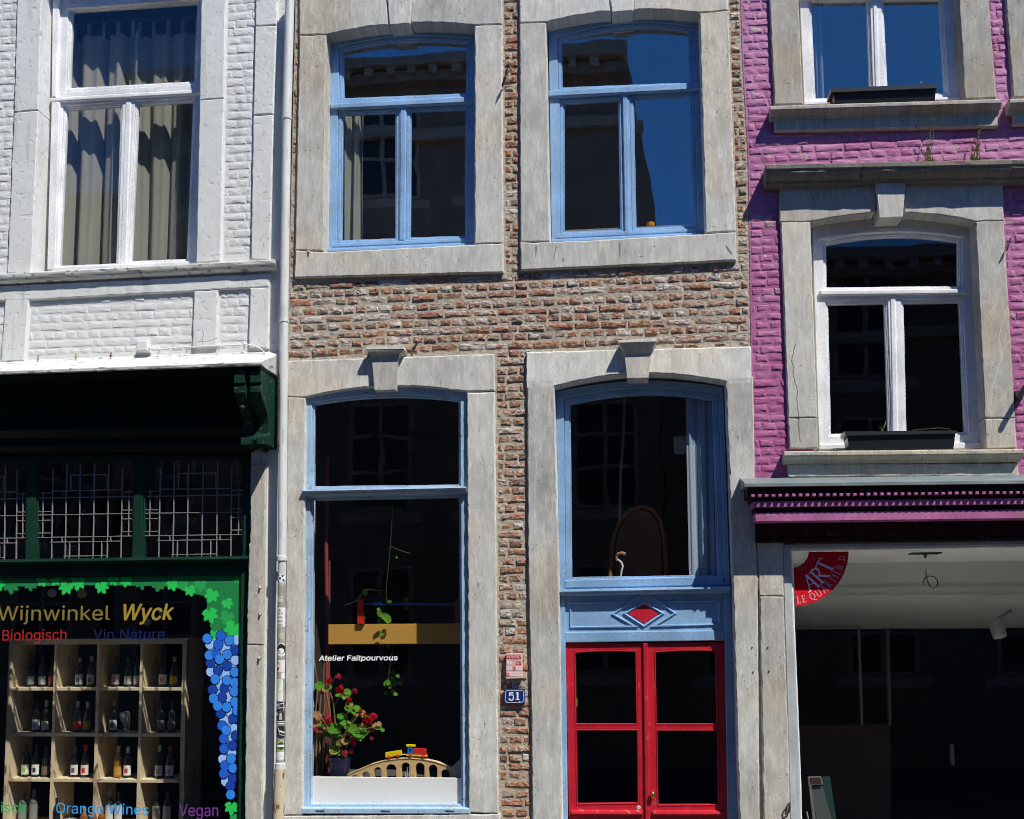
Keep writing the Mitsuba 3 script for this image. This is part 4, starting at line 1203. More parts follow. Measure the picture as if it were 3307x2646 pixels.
def disc(cx, cy, rx, ry=None, n=22):
    ry = ry or rx
    return [(cx + rx * math.cos(2 * math.pi * i / n), cy + ry * math.sin(2 * math.pi * i / n)) for i in range(n)]


def text_on(t, s, x0, x1, yb, h, d, thick=0.0008, bold=False, shear=0.0, yb2=None):
    """lettering from x0 to x1 on the base line yb .. yb2, capitals h tall (all measured in the photograph)"""
    a, b = W(t, x0, yb, d), W(t, x1, yb if yb2 is None else yb2, d)
    top = W(t, x0, yb - h, d)
    ht = top[1] - a[1]
    m = meshkit.text_mesh(s, 1.0, 1.0, bold)
    v = np.array(m.vertices)
    lo, hi = v[:, 0].min(), v[:, 0].max()
    u = (v[:, 0] - lo) / (hi - lo)
    x = a[0] + (b[0] - a[0]) * u + shear * v[:, 1] * ht
    z = a[1] + (b[1] - a[1]) * u + v[:, 1] * ht
    return np.column_stack([x, d + thick * 0.5 - thick * v[:, 2], z]), np.array(m.faces)


def sticker(label, back, col, marks=(), text=()):
    k = thing("sticker", label, "sticker", "stickers on the downpipe")
    add("backing", on_pipe(back), "matt", k, color=col)
    for i, (pts, c) in enumerate(marks):
        add("print", on_pipe(pts, 0.0016 + 0.0003 * i), "matt", k, color=c)
    for s, x0, x1, yb, h, c in text:
        m = text_on("n", s, x0, x1, yb, h, PY - PR, bold=True)
        v = m[0]
        t = (v[:, 2] - ax[4][2]) / (ax[5][2] - ax[4][2])
        xc = ax[4][0] + (ax[5][0] - ax[4][0]) * t
        dx = np.clip(v[:, 0] - xc, -0.0305, 0.0305)
        v[:, 1] = PY - np.sqrt((PR - 0.005) ** 2 - np.minimum(dx * dx, (PR - 0.0052) ** 2)) - 0.0016 + (v[:, 1] - (PY - PR)) * 0.3
        add("print", m, "matt", k, color=c)


WHT, BLK = (0.72, 0.72, 0.71), (0.02, 0.02, 0.022)
sticker("round black and white football sticker, topmost on the downpipe", disc(662, 38, 27, 33), WHT, [(disc(658, 40, 9, 10, 5), BLK), (disc(676, 22, 7, 9, 5), BLK), (disc(680, 52, 7, 9, 5), BLK), (disc(648, 18, 5, 7, 5), BLK), (disc(648, 60, 5, 6, 5), BLK)])
sticker("small pale green and white sticker above the sticker with four lines of text", rect(638, 164, 674, 204), (0.6, 0.66, 0.6), [(rect(641, 168, 671, 182), (0.3, 0.42, 0.34)), (rect(641, 188, 671, 194), (0.4, 0.5, 0.42))])
sticker("white sticker with four lines of slanted black text and a triangle", rect(634, 243, 698, 378), WHT, [([(644, 270), (655, 250), (667, 270)], (0.2, 0.2, 0.2))],
        [("AATE", 639, 678, 294, 15, BLK), ("NTIO", 639, 676, 321, 15, BLK), ("WWR", 639, 676, 348, 15, BLK), ("ORE!", 639, 675, 374, 15, BLK)])
sticker("torn grey sticker remains below the text sticker", [(648, 430), (676, 414), (684, 440), (676, 468), (650, 458)], (0.46, 0.44, 0.40))
sticker("white ringed round sticker with a dark face", disc(664, 540, 32, 48), WHT, [(disc(664, 535, 26, 37), BLK), (disc(664, 548, 19, 20), WHT), (disc(655, 550, 7, 9), (0.2, 0.2, 0.2)), (disc(655, 550, 3, 4), WHT)])
sticker("white sticker with a red spot and a blue spot", rect(632, 612, 686, 696), (0.66, 0.64, 0.62), [(disc(641, 630, 7, 9), (0.6, 0.03, 0.04)), (disc(655, 640, 5, 7), (0.15, 0.45, 0.5)), ([(640, 660), (656, 664), (645, 690), (636, 684)], (0.25, 0.06, 0.05))])
sticker("tilted small white sticker right of the pipe's middle", [(668, 698), (698, 704), (695, 746), (664, 740)], WHT)
sticker("long faded white and green sticker", rect(632, 745, 676, 900), (0.66, 0.68, 0.62), [([(634, 750), (672, 745), (660, 790), (640, 830)], (0.42, 0.6, 0.35)), (rect(636, 830, 676, 835), (0.45, 0.5, 0.45))])
sticker("black and purple sticker with a white scribble", rect(624, 904, 690, 968), (0.03, 0.02, 0.035), [([(630, 922), (640, 916), (642, 938), (632, 940)], WHT), ([(648, 914), (653, 914), (653, 938), (648, 938)], WHT), ([(660, 916), (680, 912), (678, 918), (662, 922)], WHT), ([(630, 948), (684, 940), (684, 946), (630, 954)], (0.5, 0.42, 0.6))])
sticker("dark photo sticker with a white caption strip", rect(623, 970, 694, 1062), (0.03, 0.03, 0.03), [(rect(625, 1040, 692, 1060), WHT), (disc(636, 990, 8, 12), (0.5, 0.5, 0.5)), ([(650, 1030), (655, 985), (668, 980), (672, 1030)], (0.4, 0.4, 0.4)), ([(628, 1046), (688, 1046), (688, 1051), (628, 1051)], BLK)])
sticker("round black sticker with slanted white lettering", disc(664, 1116, 33, 47), BLK, [([(643, 1090), (647, 1086), (658, 1120), (654, 1122)], WHT), ([(655, 1102), (690, 1122), (688, 1130), (655, 1112)], WHT), ([(650, 1124), (688, 1146), (687, 1150), (650, 1130)], (0.5, 0.5, 0.5))])
sticker("hexagonal green and yellow sticker", [(663, 1178), (691, 1194), (691, 1232), (664, 1250), (636, 1234), (636, 1196)], (0.5, 0.47, 0.05), [([(663, 1184), (687, 1198), (687, 1229), (664, 1244), (640, 1230), (640, 1199)], (0.01, 0.07, 0.03)), (rect(638, 1206, 690, 1221), (0.75, 0.75, 0.72))])
sticker("white label with a green heading, lowest on the downpipe", rect(621, 1256, 680, 1310), WHT, [(rect(624, 1262, 660, 1267), (0.3, 0.55, 0.35)), (rect(624, 1276, 672, 1279), (0.5, 0.5, 0.5)), (rect(624, 1287, 672, 1290), (0.5, 0.5, 0.5)), (rect(624, 1297, 660, 1300), (0.5, 0.5, 0.5))])

# ------------------------------------------------------------------ fittings on the walls
jb = thing("junction_box", "small white junction box on the painted wall above the shop cornice", "junction box")
add("box", slab(P("b", [(760, 432), (820, 428), (822, 488), (756, 492)], -0.05), -0.05, 0.02, 0.008), "matt", jb, color=(0.62, 0.62, 0.6))
add("gland", tube([pt3("b", 822, 478, -0.03), pt3("b", 838, 477, -0.03)], 0.009, 10), "matt", jb, color=(0.55, 0.55, 0.52), smooth=40)
cb = thing("cable", "white electric cable running from the junction box along the wall to the corner", "cable")
add("sheath", tube([pt3("b", x, y, -0.03) for x, y in ((830, 478), (880, 484), (960, 474), (1040, 470), (1130, 464), (1220, 462), (1300, 458), (1376, 454), (1420, 462), (1455, 480), (1482, 508), (1505, 525), (1530, 552), (1545, 580))], 0.0055, 8), "matt", cb, color=(0.66, 0.66, 0.64), smooth=True)
for x, y in ((885, 482), (1042, 470), (1220, 462), (1362, 455)):
    add("clip", tube([pt3("b", x, y - 12, -0.012), pt3("b", x, y - 2, -0.039), pt3("b", x, y + 18, -0.018), pt3("b", x - 3, y + 26, 0.0)], 0.005, 6), "matt", cb, color=(0.6, 0.6, 0.58))
for i, (x, y) in enumerate(((213, 528), (424, 518), (618, 512))):
    hk = one("wall_hook", cat(tube([pt3("b", x, y, 0.02), pt3("b", x, y - 2, -0.04), pt3("b", x, y - 14, -0.05)], 0.005, 7), tm(trimesh.creation.icosphere(1, 0.011).apply_translation(pt3("b", x, y + 6, -0.03)))), "rust",
             ["rusty hook on the white wall, nearest the left edge", "rusty hook on the white wall, middle of the three", "rusty hook on the white wall, nearest the junction box"][i], "hook", "rusty hooks above the shop cornice")
one("shutter_hook", tube([pt3("d", 1425, 392, 0.02), pt3("d", 1432, 400, -0.03), pt3("d", 1432, 432, -0.05), pt3("d", 1412, 462, -0.06), pt3("d", 1398, 478, -0.065), pt3("d", 1386, 520, -0.06), pt3("d", 1383, 536, -0.04), pt3("d", 1396, 515, -0.045), pt3("d", 1405, 480, -0.05)], 0.006, 8), "iron",
    "black iron hook on the brick strip between the two upper windows", "hook", smooth=True)
one("wire_hook", tube([pt3("j", 1816, 1520, 0.01), pt3("j", 1812, 1535, -0.03), pt3("j", 1798, 1570, -0.045), pt3("j", 1775, 1618, -0.05), pt3("j", 1764, 1645, -0.04), pt3("j", 1772, 1640, -0.03), pt3("j", 1782, 1605, -0.03)], 0.0042, 8), "iron",
    "thin black wire hook on the pink wall at the right edge", "hook", smooth=True)
br = thing("wall_bracket", "black tubular bracket on the pink wall at the right edge of the picture", "bracket")
add("plate", slab(P("k", [(1722, 888), (1768, 880), (1770, 940), (1726, 948)], 0.0), -0.006, 0.03, 0.003), "iron", br)
add("socket", tube([pt3("k", 1748, 925, -0.01), pt3("k", 1775, 880, -0.09), pt3("k", 1800, 846, -0.15)], 0.02, 14), "iron", br, smooth=40)
for i, (t, x, y) in enumerate((("d", 188, 1558), ("n", 522, 102), ("n", 522, 288), ("n", 516, 597), ("f", 962, 538))):
    a = pt3(t, x, y, 0.0)
    one("iron_stub", cat(tube([a + [0, 0.03, 0], a + [0.0, -0.012, -0.003], a + [0.006, -0.02, -0.012]], [0.009, 0.008, 0.005], 7), tube([a + [-0.012, -0.002, 0.004], a + [0.012, -0.004, 0.002]], 0.005, 6)), "rust",
        ["rusted iron stub at the lower left corner of the left upper window surround", "rusted iron stub high on the stone pier left of the downpipe", "rusted iron stub in the middle of the stone pier left of the downpipe",
         "rusted iron stub lowest on the stone pier left of the downpipe", "orange rusty nail in the brick just right of the left keystone"][i], "stub")
for i, (x, y) in enumerate(((84, 765), (172, 765), (90, 902), (178, 898))):
    a = pt3("l", x, y, -0.0005)
    one("drill_plug", rotm(lathe([(0.006, 0), (0.006, 0.006)], a, 10), [1, 0, 0], 90, a), "iron", "black drill plug in the stone pier left of the gallery window, " + ["upper left", "upper right", "lower left", "lower right"][i] + " one", "plug", "drill plugs in the stone piers")
one("stay_hook", tube([pt3("l", 294, 1632, -0.02), pt3("l", 278, 1655, -0.03), pt3("l", 272, 1698, -0.02), pt3("l", 290, 1690, -0.01), pt3("l", 297, 1650, -0.01), pt3("l", 294, 1632, 0.02)], 0.006, 8), "iron", "dark metal loop on the edge of the gallery window frame", "hook", smooth=True)

# house number and the little number board
hn = thing("house_number_plate", "blue enamel house number plate reading 51 on the brick strip beside the red door", "sign")
a, b = (55, 962), (170, 1042)
N = lambda dx: [(a[0] + 10 + dx, a[1] + dx), (b[0] - 10 - dx, a[1] - 1 + dx), (b[0] - dx, a[1] + 10), (b[0] - dx, b[1] - 12), (b[0] - 10 - dx, b[1] - dx), (a[0] + 10 + dx, b[1] + 1 - dx), (a[0] + dx, b[1] - 10), (a[0] + dx, a[1] + 12)]
add("plate", slab(P("i", [(52, 960), (172, 959), (172, 1043), (52, 1045)], -0.006), -0.006, 0.03, 0.003), "gloss", hn, color=(0.008, 0.03, 0.17))
add("border", slab(Polygon(P("i", N(4), -0.007)).difference(Polygon(P("i", N(7), -0.007))), -0.0075, -0.003, 0.0004), "gloss", hn, color=(0.75, 0.75, 0.74))


def glyphs(t, polys_, d, th=0.001):
    g = unary_union([Polygon(P(t, p, d)).buffer(0) for p in polys_])
    return slab(g, d, d + th, 0.0002)


def stroke(t, pts, w, d):
    return LineString(P(t, pts, d)).buffer(w / 2, cap_style=2, join_style=1)


def five(t, x, y, h, d):
    """an upright 5 with a bold stem, at base line y"""
    k = h / 50.0
    pt = lambda u, v: (x + u * k, y - v * k)
    m = W(t, x + k, y, d)[0] - W(t, x, y, d)[0]
    return unary_union([Polygon(P(t, [pt(5, 50), pt(30, 50), pt(31, 42), pt(5, 42)], d)), Polygon(P(t, [pt(3, 50), pt(9, 50), pt(8, 24), pt(2, 25)], d)),
                        stroke(t, arc(pt(5, 27), pt(24, 33), pt(30, 15), 8), 6 * m, d), stroke(t, arc(pt(30, 16), pt(24, 2), pt(4, 6), 8), 7 * m, d), Polygon(P(t, disc(*pt(5, 8), 5 * k), d))])


def oneg(t, x, y, h, d):
    k = h / 50.0
    pt = lambda u, v: (x + u * k, y - v * k)
    return unary_union([Polygon(P(t, [pt(8, 50), pt(18, 50), pt(18, 4), pt(8, 4)], d)), Polygon(P(t, [pt(0, 5), pt(26, 5), pt(26, 0), pt(0, 0)], d)), Polygon(P(t, [pt(0, 43), pt(8, 50), pt(12, 50), pt(12, 42)], d))])


add("numeral", slab(five("i", 77, 1025, 47, -0.007), -0.008, -0.004, 0.0004), "gloss", hn, color=(0.78, 0.78, 0.77))
add("numeral", slab(oneg("i", 118, 1024, 47, -0.007), -0.008, -0.004, 0.0004), "gloss", hn, color=(0.78, 0.78, 0.77))
nbd = thing("number_board", "small pale pink board with rows of red number squares, above the house number plate", "sign")
add("board", slab(P("i", [(62, 750), (157, 748), (158, 896), (61, 900)], -0.012), -0.012, 0.03, 0.003), "gloss", nbd, color=(0.66, 0.45, 0.43))
RED, PALE = (0.50, 0.02, 0.03), (0.74, 0.58, 0.55)
rows = [("53957", 780, "RRRRR"), ("  |37", 816, "PP.RR"), ("  1  ", 850, "PPRPP"), ("8    ", 885, "rPPPP")]
for s, yb, kinds in rows:
    for c in range(5):
        x0 = 66 + c * 18
        if kinds[c] == ".":
            add("divider", slab(P("i", [(x0 + 2, yb - 24), (x0 + 4, yb - 24), (x0 + 4, yb + 8), (x0 + 2, yb + 8)], -0.0125), -0.0135, -0.01, 0.0002), "gloss", nbd, color=RED)
            continue
        sq = Polygon(P("i", rect(x0, yb - 22, x0 + 14, yb), -0.013))
        add("square", slab(sq, -0.0145, -0.01, 0.0008), "gloss", nbd, color=RED if kinds[c] in "Rr" else PALE)
        if s[c] in "0123456789":
            m = text_on("i", s[c], x0 + 3.5, x0 + 10.5, yb - 4, 14, -0.0148, 0.0006, True)
            add("numeral", m, "gloss", nbd, color=(0.85, 0.75, 0.72))
add("rule", slab(P("i", [(84, 786), (136, 785), (136, 787), (84, 788)], -0.0125), -0.0135, -0.01, 0.0002), "gloss", nbd, color=RED)

# ------------------------------------------------------------------ planters and plants on the pink house
for i, (t, secs, lab) in enumerate((
        ("j", [(612, 578, 1318, 551, -0.085), (616, 606, 1314, 577, -0.085), (632, 607, 1304, 579, -0.072), (642, 690, 1296, 664, -0.05)], "dark grey plastic planter on the upper sill of the pink house"),
        ("k", [(666, 1138, 1363, 1133, -0.09), (672, 1164, 1360, 1150, -0.09), (682, 1166, 1352, 1152, -0.078), (696, 1256, 1340, 1252, -0.055)], "dark grey plastic planter on the lower sill of the pink house"))):
    k = thing("planter", lab, "planter", "planters on the pink house's sills")
    L_ = L(t, secs)
    add("box", loft(L_[2:], 0.06), "gloss", k, color=(0.022, 0.026, 0.029))
    add("rim", loft(L_[:2], 0.075), "gloss", k, color=(0.028, 0.032, 0.036))
    xa, za, xb, zb2, _ = L_[0]
    add("soil", bx(xa + 0.02, xb - 0.02, -0.07, 0.06, min(za, zb2) - 0.03, min(za, zb2) - 0.004), "matt", k, color=(0.05, 0.035, 0.02))


def blade(p0, p1, w, bend=0.02, col=(0.1, 0.22, 0.03), n=5):
    p0, p1 = np.asarray(p0, float), np.asarray(p1, float)
    V = []
    for i in range(n + 1):
        s = i / n
        c = p0 + (p1 - p0) * s + np.array([0, -1, 0]) * bend * math.sin(math.pi * s)
        ww = w * (1 - s ** 2) + 0.0004
        V += [c + [ww, 0, 0.0], c - [ww, 0, 0.0]]
    F = []
    for i in range(n):
        F += [(2 * i, 2 * i + 1, 2 * i + 3), (2 * i, 2 * i + 3, 2 * i + 2)]
    return np.array(V), np.array(F)


a, b = pt3("k", 898, 1138, -0.03), pt3("k", 922, 1072, -0.04)
one("seedling", cat(blade(a, b, 0.006), blade(a, pt3("k", 880, 1108, -0.05), 0.004)), "leaf", "single green shoot growing from the lower planter", "plant", color=(0.16, 0.33, 0.05))
one("trailing_stem", tube([pt3("k", 1085, 1132, -0.04), pt3("k", 1160, 1124, -0.05), pt3("k", 1250, 1117, -0.05), pt3("k", 1310, 1122, -0.05), pt3("k", 1330, 1136, -0.05)], 0.003, 6), "matt", "dry stem lying over the right half of the lower planter", "plant", color=(0.06, 0.07, 0.035))
one("small_bud", cat(tube([pt3("j", 1205, 560, -0.02), pt3("j", 1205, 548, -0.03)], 0.003, 6), tm(trimesh.creation.icosphere(1, 0.009).apply_translation(pt3("j", 1205, 546, -0.03)))), "matt", "tiny pink flower showing above the upper planter", "flower", color=(0.55, 0.2, 0.35))
for i, (x, y, top, lab) in enumerate(((1262, 1062, [(1285, 780), (1270, 850), (1250, 940), (1200, 960), (1240, 1000)], "tall dry weed growing on the stone hood over the lower window, left one"),
                                      (1560, 1052, [(1600, 800), (1585, 820), (1555, 900), (1580, 960), (1540, 950)], "tall dry weed growing on the stone hood over the lower window, right one"))):
    rng = random.Random(40 + i)
    k = thing("weed", lab, "plant", "weeds on the stone hood")
    st = []
    for (tx, ty) in top:
        p0 = pt3("j", x + rng.uniform(-22, 22), y + 6, -0.06)
        p1 = pt3("j", tx, ty, -0.05)
        mid = (p0 + p1) / 2 + [rng.uniform(-0.015, 0.015), -0.02, 0]
        q = [p0, p0 * 0.5 + mid * 0.5 + [rng.uniform(-.006, .006), 0, 0], mid, mid * 0.5 + p1 * 0.5 + [rng.uniform(-.006, .006), 0, 0], p1]
        add("stem", tube(q, [0.0034, 0.003, 0.0026, 0.002, 0.0012], 5), "matt", k, color=(0.12, 0.09, 0.045))
        for j in range(9):
            s = rng.uniform(0.3, 1.0)
            c = p0 + (p1 - p0) * s
            e = c + [rng.uniform(-0.03, 0.03), rng.uniform(-0.03, 0.0), rng.uniform(0.005, 0.035)]
            st.append(blade(c, e, 0.003, 0.003, n=2))
    for j in range(16):
        c = pt3("j", x + rng.uniform(-30, 34), y + 8, -0.07)
        st.append(blade(c, c + [rng.uniform(-0.02, 0.02), rng.uniform(-0.03, 0.0), rng.uniform(0.02, 0.075)], 0.004, 0.006, n=3))
    add("leaves", cat(*st), "leaf", k, color=(0.20, 0.23, 0.07))

# ------------------------------------------------------------------ behind the white house's window: curtains
def curtain(label, t, xl, xr, yt, yb, d, col, folds, amp, name="curtain", seed=0, taper=0.0, mat="cloth", top_tabs=None):
    (x0, z1), (x1, z0) = W(t, xl, yt, d), W(t, xr, yb, d)
    nx, nz = int(folds * 14), 14
    V, F = [], []
    for i in range(nz + 1):
        s = i / nz
        for j in range(nx + 1):
            u = j / nx
            ph = seed + u * folds * 2 * math.pi + 0.7 * math.sin(u * 5 + seed) + 0.35 * math.sin(s * 3 + u * 8)
            y = d + amp * (0.55 + 0.45 * s) * math.sin(ph) + amp * 0.35 * math.sin(ph * 2.3 + 1)
            x = x0 + (x1 - x0) * (u + 0.010 * math.sin(ph * 1.0 + 2)) * (1 - taper * s)
            V.append((x, y, z1 + (z0 - z1) * s))
    for i in range(nz):
        for j in range(nx):
            a = i * (nx + 1) + j
            F += [(a, a + nx + 1, a + nx + 2), (a, a + nx + 2, a + 1)]
    k = thing(name, label, "curtain")
    add("cloth", (np.array(V), np.array(F)), mat, k, color=col, smooth=True)
    return k, x0, x1, z1


kc, cx0, cx1, cz1 = curtain("cream curtain of deep folds hanging by tabs behind the tall white window", "a", 330, 830, 250, 1800, 0.36, (0.42, 0.415, 0.36), 3.6, 0.06, seed=1.0)
for i in range(6):
    x = cx0 + (cx1 - cx0) * (i + 0.45) / 6
    add("tab", bx(x - 0.016, x + 0.016, 0.36, 0.366, cz1 - 0.02, cz1 + 0.13), "cloth", kc, color=(0.46, 0.45, 0.38))
kc, cx0, cx1, cz1 = curtain("cream curtain, right half of the pair, behind the tall white window", "a", 822, 1330, 232, 1800, 0.38, (0.40, 0.40, 0.34), 4.4, 0.035, seed=2.4)
for i in range(6):
    x = cx0 + (cx1 - cx0) * (i + 0.45) / 6
    add("tab", bx(x - 0.016, x + 0.016, 0.38, 0.386, cz1 - 0.02, cz1 + 0.13), "cloth", kc, color=(0.40, 0.40, 0.34))
q0, q1 = pt3("a", 300, 165, 0.38), pt3("a", 1400, 100, 0.38)
q1[2] = q0[2]
one("curtain_rod", tube([q0, q1], 0.01, 8), "iron", "dark curtain rod behind the tall white window", "curtain rod", smooth=True)
curtain("pale curtain gathered at the left edge of the left blue window", "d", 392, 520, 690, 1560, 0.30, (0.55, 0.58, 0.52), 2.5, 0.035, seed=0.5)
cup = pt3("e", 961, 1408, 0.21)
one("cup", lathe([(0.022, 0.0), (0.030, 0.004), (0.033, 0.03), (0.031, 0.034), (0.027, 0.03), (0.026, 0.008)], cup, 16), "matt", "orange cup behind the right blue window", "cup", color=(0.75, 0.27, 0.01), smooth=40)
one("window_ledge", bx(W("e", 380, 1440, 0.25)[0], W("e", 1290, 1440, 0.25)[0], 0.185, 0.5, cup[2] - 0.03, cup[2] - 0.001), "matt", "pale inner ledge under the orange cup", "ledge", color=(0.3, 0.3, 0.28))
curtain("sheer pale curtain at the left of the upper pink house window", "j", 480, 580, -120, 700, 0.30, (0.36, 0.38, 0.42), 2.2, 0.03, seed=0.9)

# ------------------------------------------------------------------ behind the red door's fanlight
curtain("light blue curtain with a pale edge hanging behind the right of the fanlight", "h", 1178, 1420, 780, 2010, 0.215, (0.40, 0.53, 0.70), 3.6, 0.02, seed=1.7)
curtain("pale lace strip along the blue curtain behind the fanlight", "h", 1182, 1262, 1130, 2010, 0.197, (0.55, 0.62, 0.70), 1.6, 0.006, seed=0.2, name="lace_strip")
one("hanging_cup", slab(Polygon(P("h", [(1105, 1078), (1182, 1076), (1186, 1160), (1165, 1182), (1110, 1180)], 0.5)).buffer(0.004), 0.47, 0.5, 0.008), "matt", "grey lamp shade hanging dimly behind the fanlight", "lamp shade", color=(0.30, 0.32, 0.33))
lm = thing("bent_rod", "bent white rod with a terracotta knob behind the foot of the fanlight", "rod")
add("rod", tube([pt3("i", 738, 296, 0.25), pt3("i", 742, 262, 0.25), pt3("i", 750, 235, 0.25), pt3("i", 740, 212, 0.25), pt3("i", 718, 196, 0.25)], 0.008, 9), "matt", lm, color=(0.62, 0.58, 0.50), smooth=True)
add("knob", tube([pt3("i", 712, 205, 0.25), pt3("i", 712, 180, 0.25), pt3("i", 722, 162, 0.25), pt3("i", 745, 158, 0.25), pt3("i", 765, 165, 0.25)], [0.006, 0.010, 0.012, 0.013, 0.015], 10), "matt", lm, color=(0.42, 0.17, 0.09), smooth=True)
ch = thing("chair", "dark brown bentwood chair back, dim behind the fanlight", "chair")
add("hoop", tube([pt3("h", x, y, 0.75) for x, y in ((706, 2060), (712, 1880), (720, 1760), (735, 1680), (770, 1590), (830, 1530), (905, 1508), (970, 1525), (1020, 1590), (1042, 1680), (1050, 1760), (1056, 1880), (1060, 2060))], 0.018, 10), "matt", ch, color=(0.34, 0.12, 0.045), smooth=True)
add("panel", slab(P("h", [(738, 2060), (745, 1760), (760, 1670), (800, 1590), (850, 1545), (905, 1530), (955, 1545), (1000, 1600), (1020, 1680), (1026, 1760), (1032, 2060)], 0.76), 0.76, 0.78, 0.004), "matt", ch, color=(0.19, 0.075, 0.035))
one("hanging_strip", tube([pt3("h", 800, 835, 0.6), pt3("h", 790, 1100, 0.6), pt3("h", 775, 1300, 0.6), pt3("h", 768, 1590, 0.6)], 0.012, 8), "matt", "grey cord hanging dimly in the middle of the fanlight", "cord", color=(0.2, 0.2, 0.19))

# ------------------------------------------------------------------ the faded blue shop window: ledge, plant, toys
lz = W("g", 600, 1492, 0.10)[1]
ll, lr = W("g", 160, 1500, 0.12)[0], W("g", 1040, 1500, 0.12)[0]
lg = thing("display_ledge", "white display ledge with a stained front board inside the faded blue shop window", "ledge")
add("front_board", slab(Polygon([(ll, W("g", 600, 1700, 0.1)[1]), (lr, W("g", 600, 1700, 0.1)[1]), (lr, lz), (ll, lz)]), 0.095, 0.115, 0.002), "matt", lg, color=(0.80, 0.80, 0.77))
lz -= 0.022
add("top_board", bx(ll, lr + 0.05, 0.115, 0.75, lz - 0.025, lz), "matt", lg, color=(0.06, 0.055, 0.05))
sp = thing("plank", "ochre painted plank across the dark shop window behind the climbing plant", "plank")
y0 = 0.49
add("board", slab(P("g", [(276, 635), (1100, 630), (1100, 744), (276, 749)], y0), y0, y0 + 0.045, 0.004), "matt", sp, color=(0.50, 0.27, 0.055))
pole = thing("red_pole", "dull red pole standing inside the left of the shop window", "pole")
add("shaft", tube([pt3("g", 272, -300, 0.55), pt3("g", 266, 200, 0.55), pt3("g", 270, 600, 0.55), pt3("g", 270, 1480, 0.55)], 0.016, 10), "matt", pole, color=(0.24, 0.045, 0.035), smooth=True)
add("strip", tube([pt3("g", 284, 280, 0.57), pt3("g", 282, 1000, 0.57), pt3("g", 284, 1480, 0.57)], 0.008, 8), "matt", pole, color=(0.18, 0.05, 0.04), smooth=True)
one("red_box", slab(P("g", [(440, 500), (470, 500), (477, 634), (438, 634)], 0.46), 0.46, 0.489, 0.002), "gloss", "narrow red box standing on the ochre plank", "box", color=(0.55, 0.02, 0.015))
bar = thing("blue_bar", "blue bar with a dark red end post above the ochre plank", "bar")
add("bar", tube([pt3("g", 478, 522, 0.55), pt3("g", 990, 524, 0.55)], 0.010, 10), "gloss", bar, color=(0.01, 0.07, 0.36), smooth=True)
add("grip", tube([pt3("g", 528, 521, 0.54), pt3("g", 580, 521, 0.54)], 0.014, 10), "gloss", bar, color=(0.03, 0.16, 0.62), smooth=True)
add("post", slab(P("g", [(982, 505), (1012, 505), (1012, 632), (982, 632)], 0.54), 0.54, 0.57, 0.002), "gloss", bar, color=(0.2, 0.01, 0.02))


def leaf_mesh(c, r, nrm, rng, lobes=7, cup=0.25):
    """a round scalloped leaf, cupped"""
    n = np.array(nrm, float)
    n /= np.linalg.norm(n)
    a = np.cross(n, [0.2, 0.1, 1.0])
    a /= np.linalg.norm(a)
    b = np.cross(n, a)
    V = [np.array(c, float) - n * r * cup * 0.4]
    m = lobes * 3
    ph = rng.uniform(0, 6)
    for ring, q in ((0.55, 0.4), (1.0, 1.0)):
        for i in range(m):
            g = 2 * math.pi * i / m
            rr = r * ring * (1 - (0.10 if ring == 1.0 else 0) * (math.cos(lobes * g) * 0.5 + 0.5)) * (1 - 0.45 * math.exp(-((g - math.pi) / 0.3) ** 2))
            V.append(np.array(c) + rr * (math.cos(g + ph) * a + math.sin(g + ph) * b) + n * cup * r * (q ** 2 * 0.7 + 0.14 * math.sin(3 * g + ph)))
    F = [(0, 1 + i, 1 + (i + 1) % m) for i in range(m)]
    for i in range(m):
        j = (i + 1) % m
        F += [(1 + i, 1 + m + i, 1 + m + j), (1 + i, 1 + m + j, 1 + j)]
    return np.array(V), np.array(F)


rng = random.Random(77)
ge = thing("potted_geranium", "leggy red flowering geranium in a dark blue pot inside the faded blue shop window", "plant")
gp = pt3("m", 362, 1388, 0.28)
gp[2] = lz
add("pot", lathe([(0.062, 0.0), (0.068, 0.004), (0.088, 0.125), (0.092, 0.128), (0.094, 0.15), (0.088, 0.152), (0.083, 0.12)], gp, 24), "gloss", ge, color=(0.012, 0.014, 0.045), smooth=40)
add("soil", lathe([(0.0805, 0.11), (0.02, 0.118)], gp, 16), "matt", ge, color=(0.04, 0.028, 0.018))


def stem(pts, r=0.006, d=0.28):
    q = [pt3("m", x, y, dd) for x, y, dd in pts]
    add("stem", tube(q, np.linspace(r, r * 0.6, len(q)), 7), "matt", ge, color=(0.17, 0.14, 0.055), smooth=True)


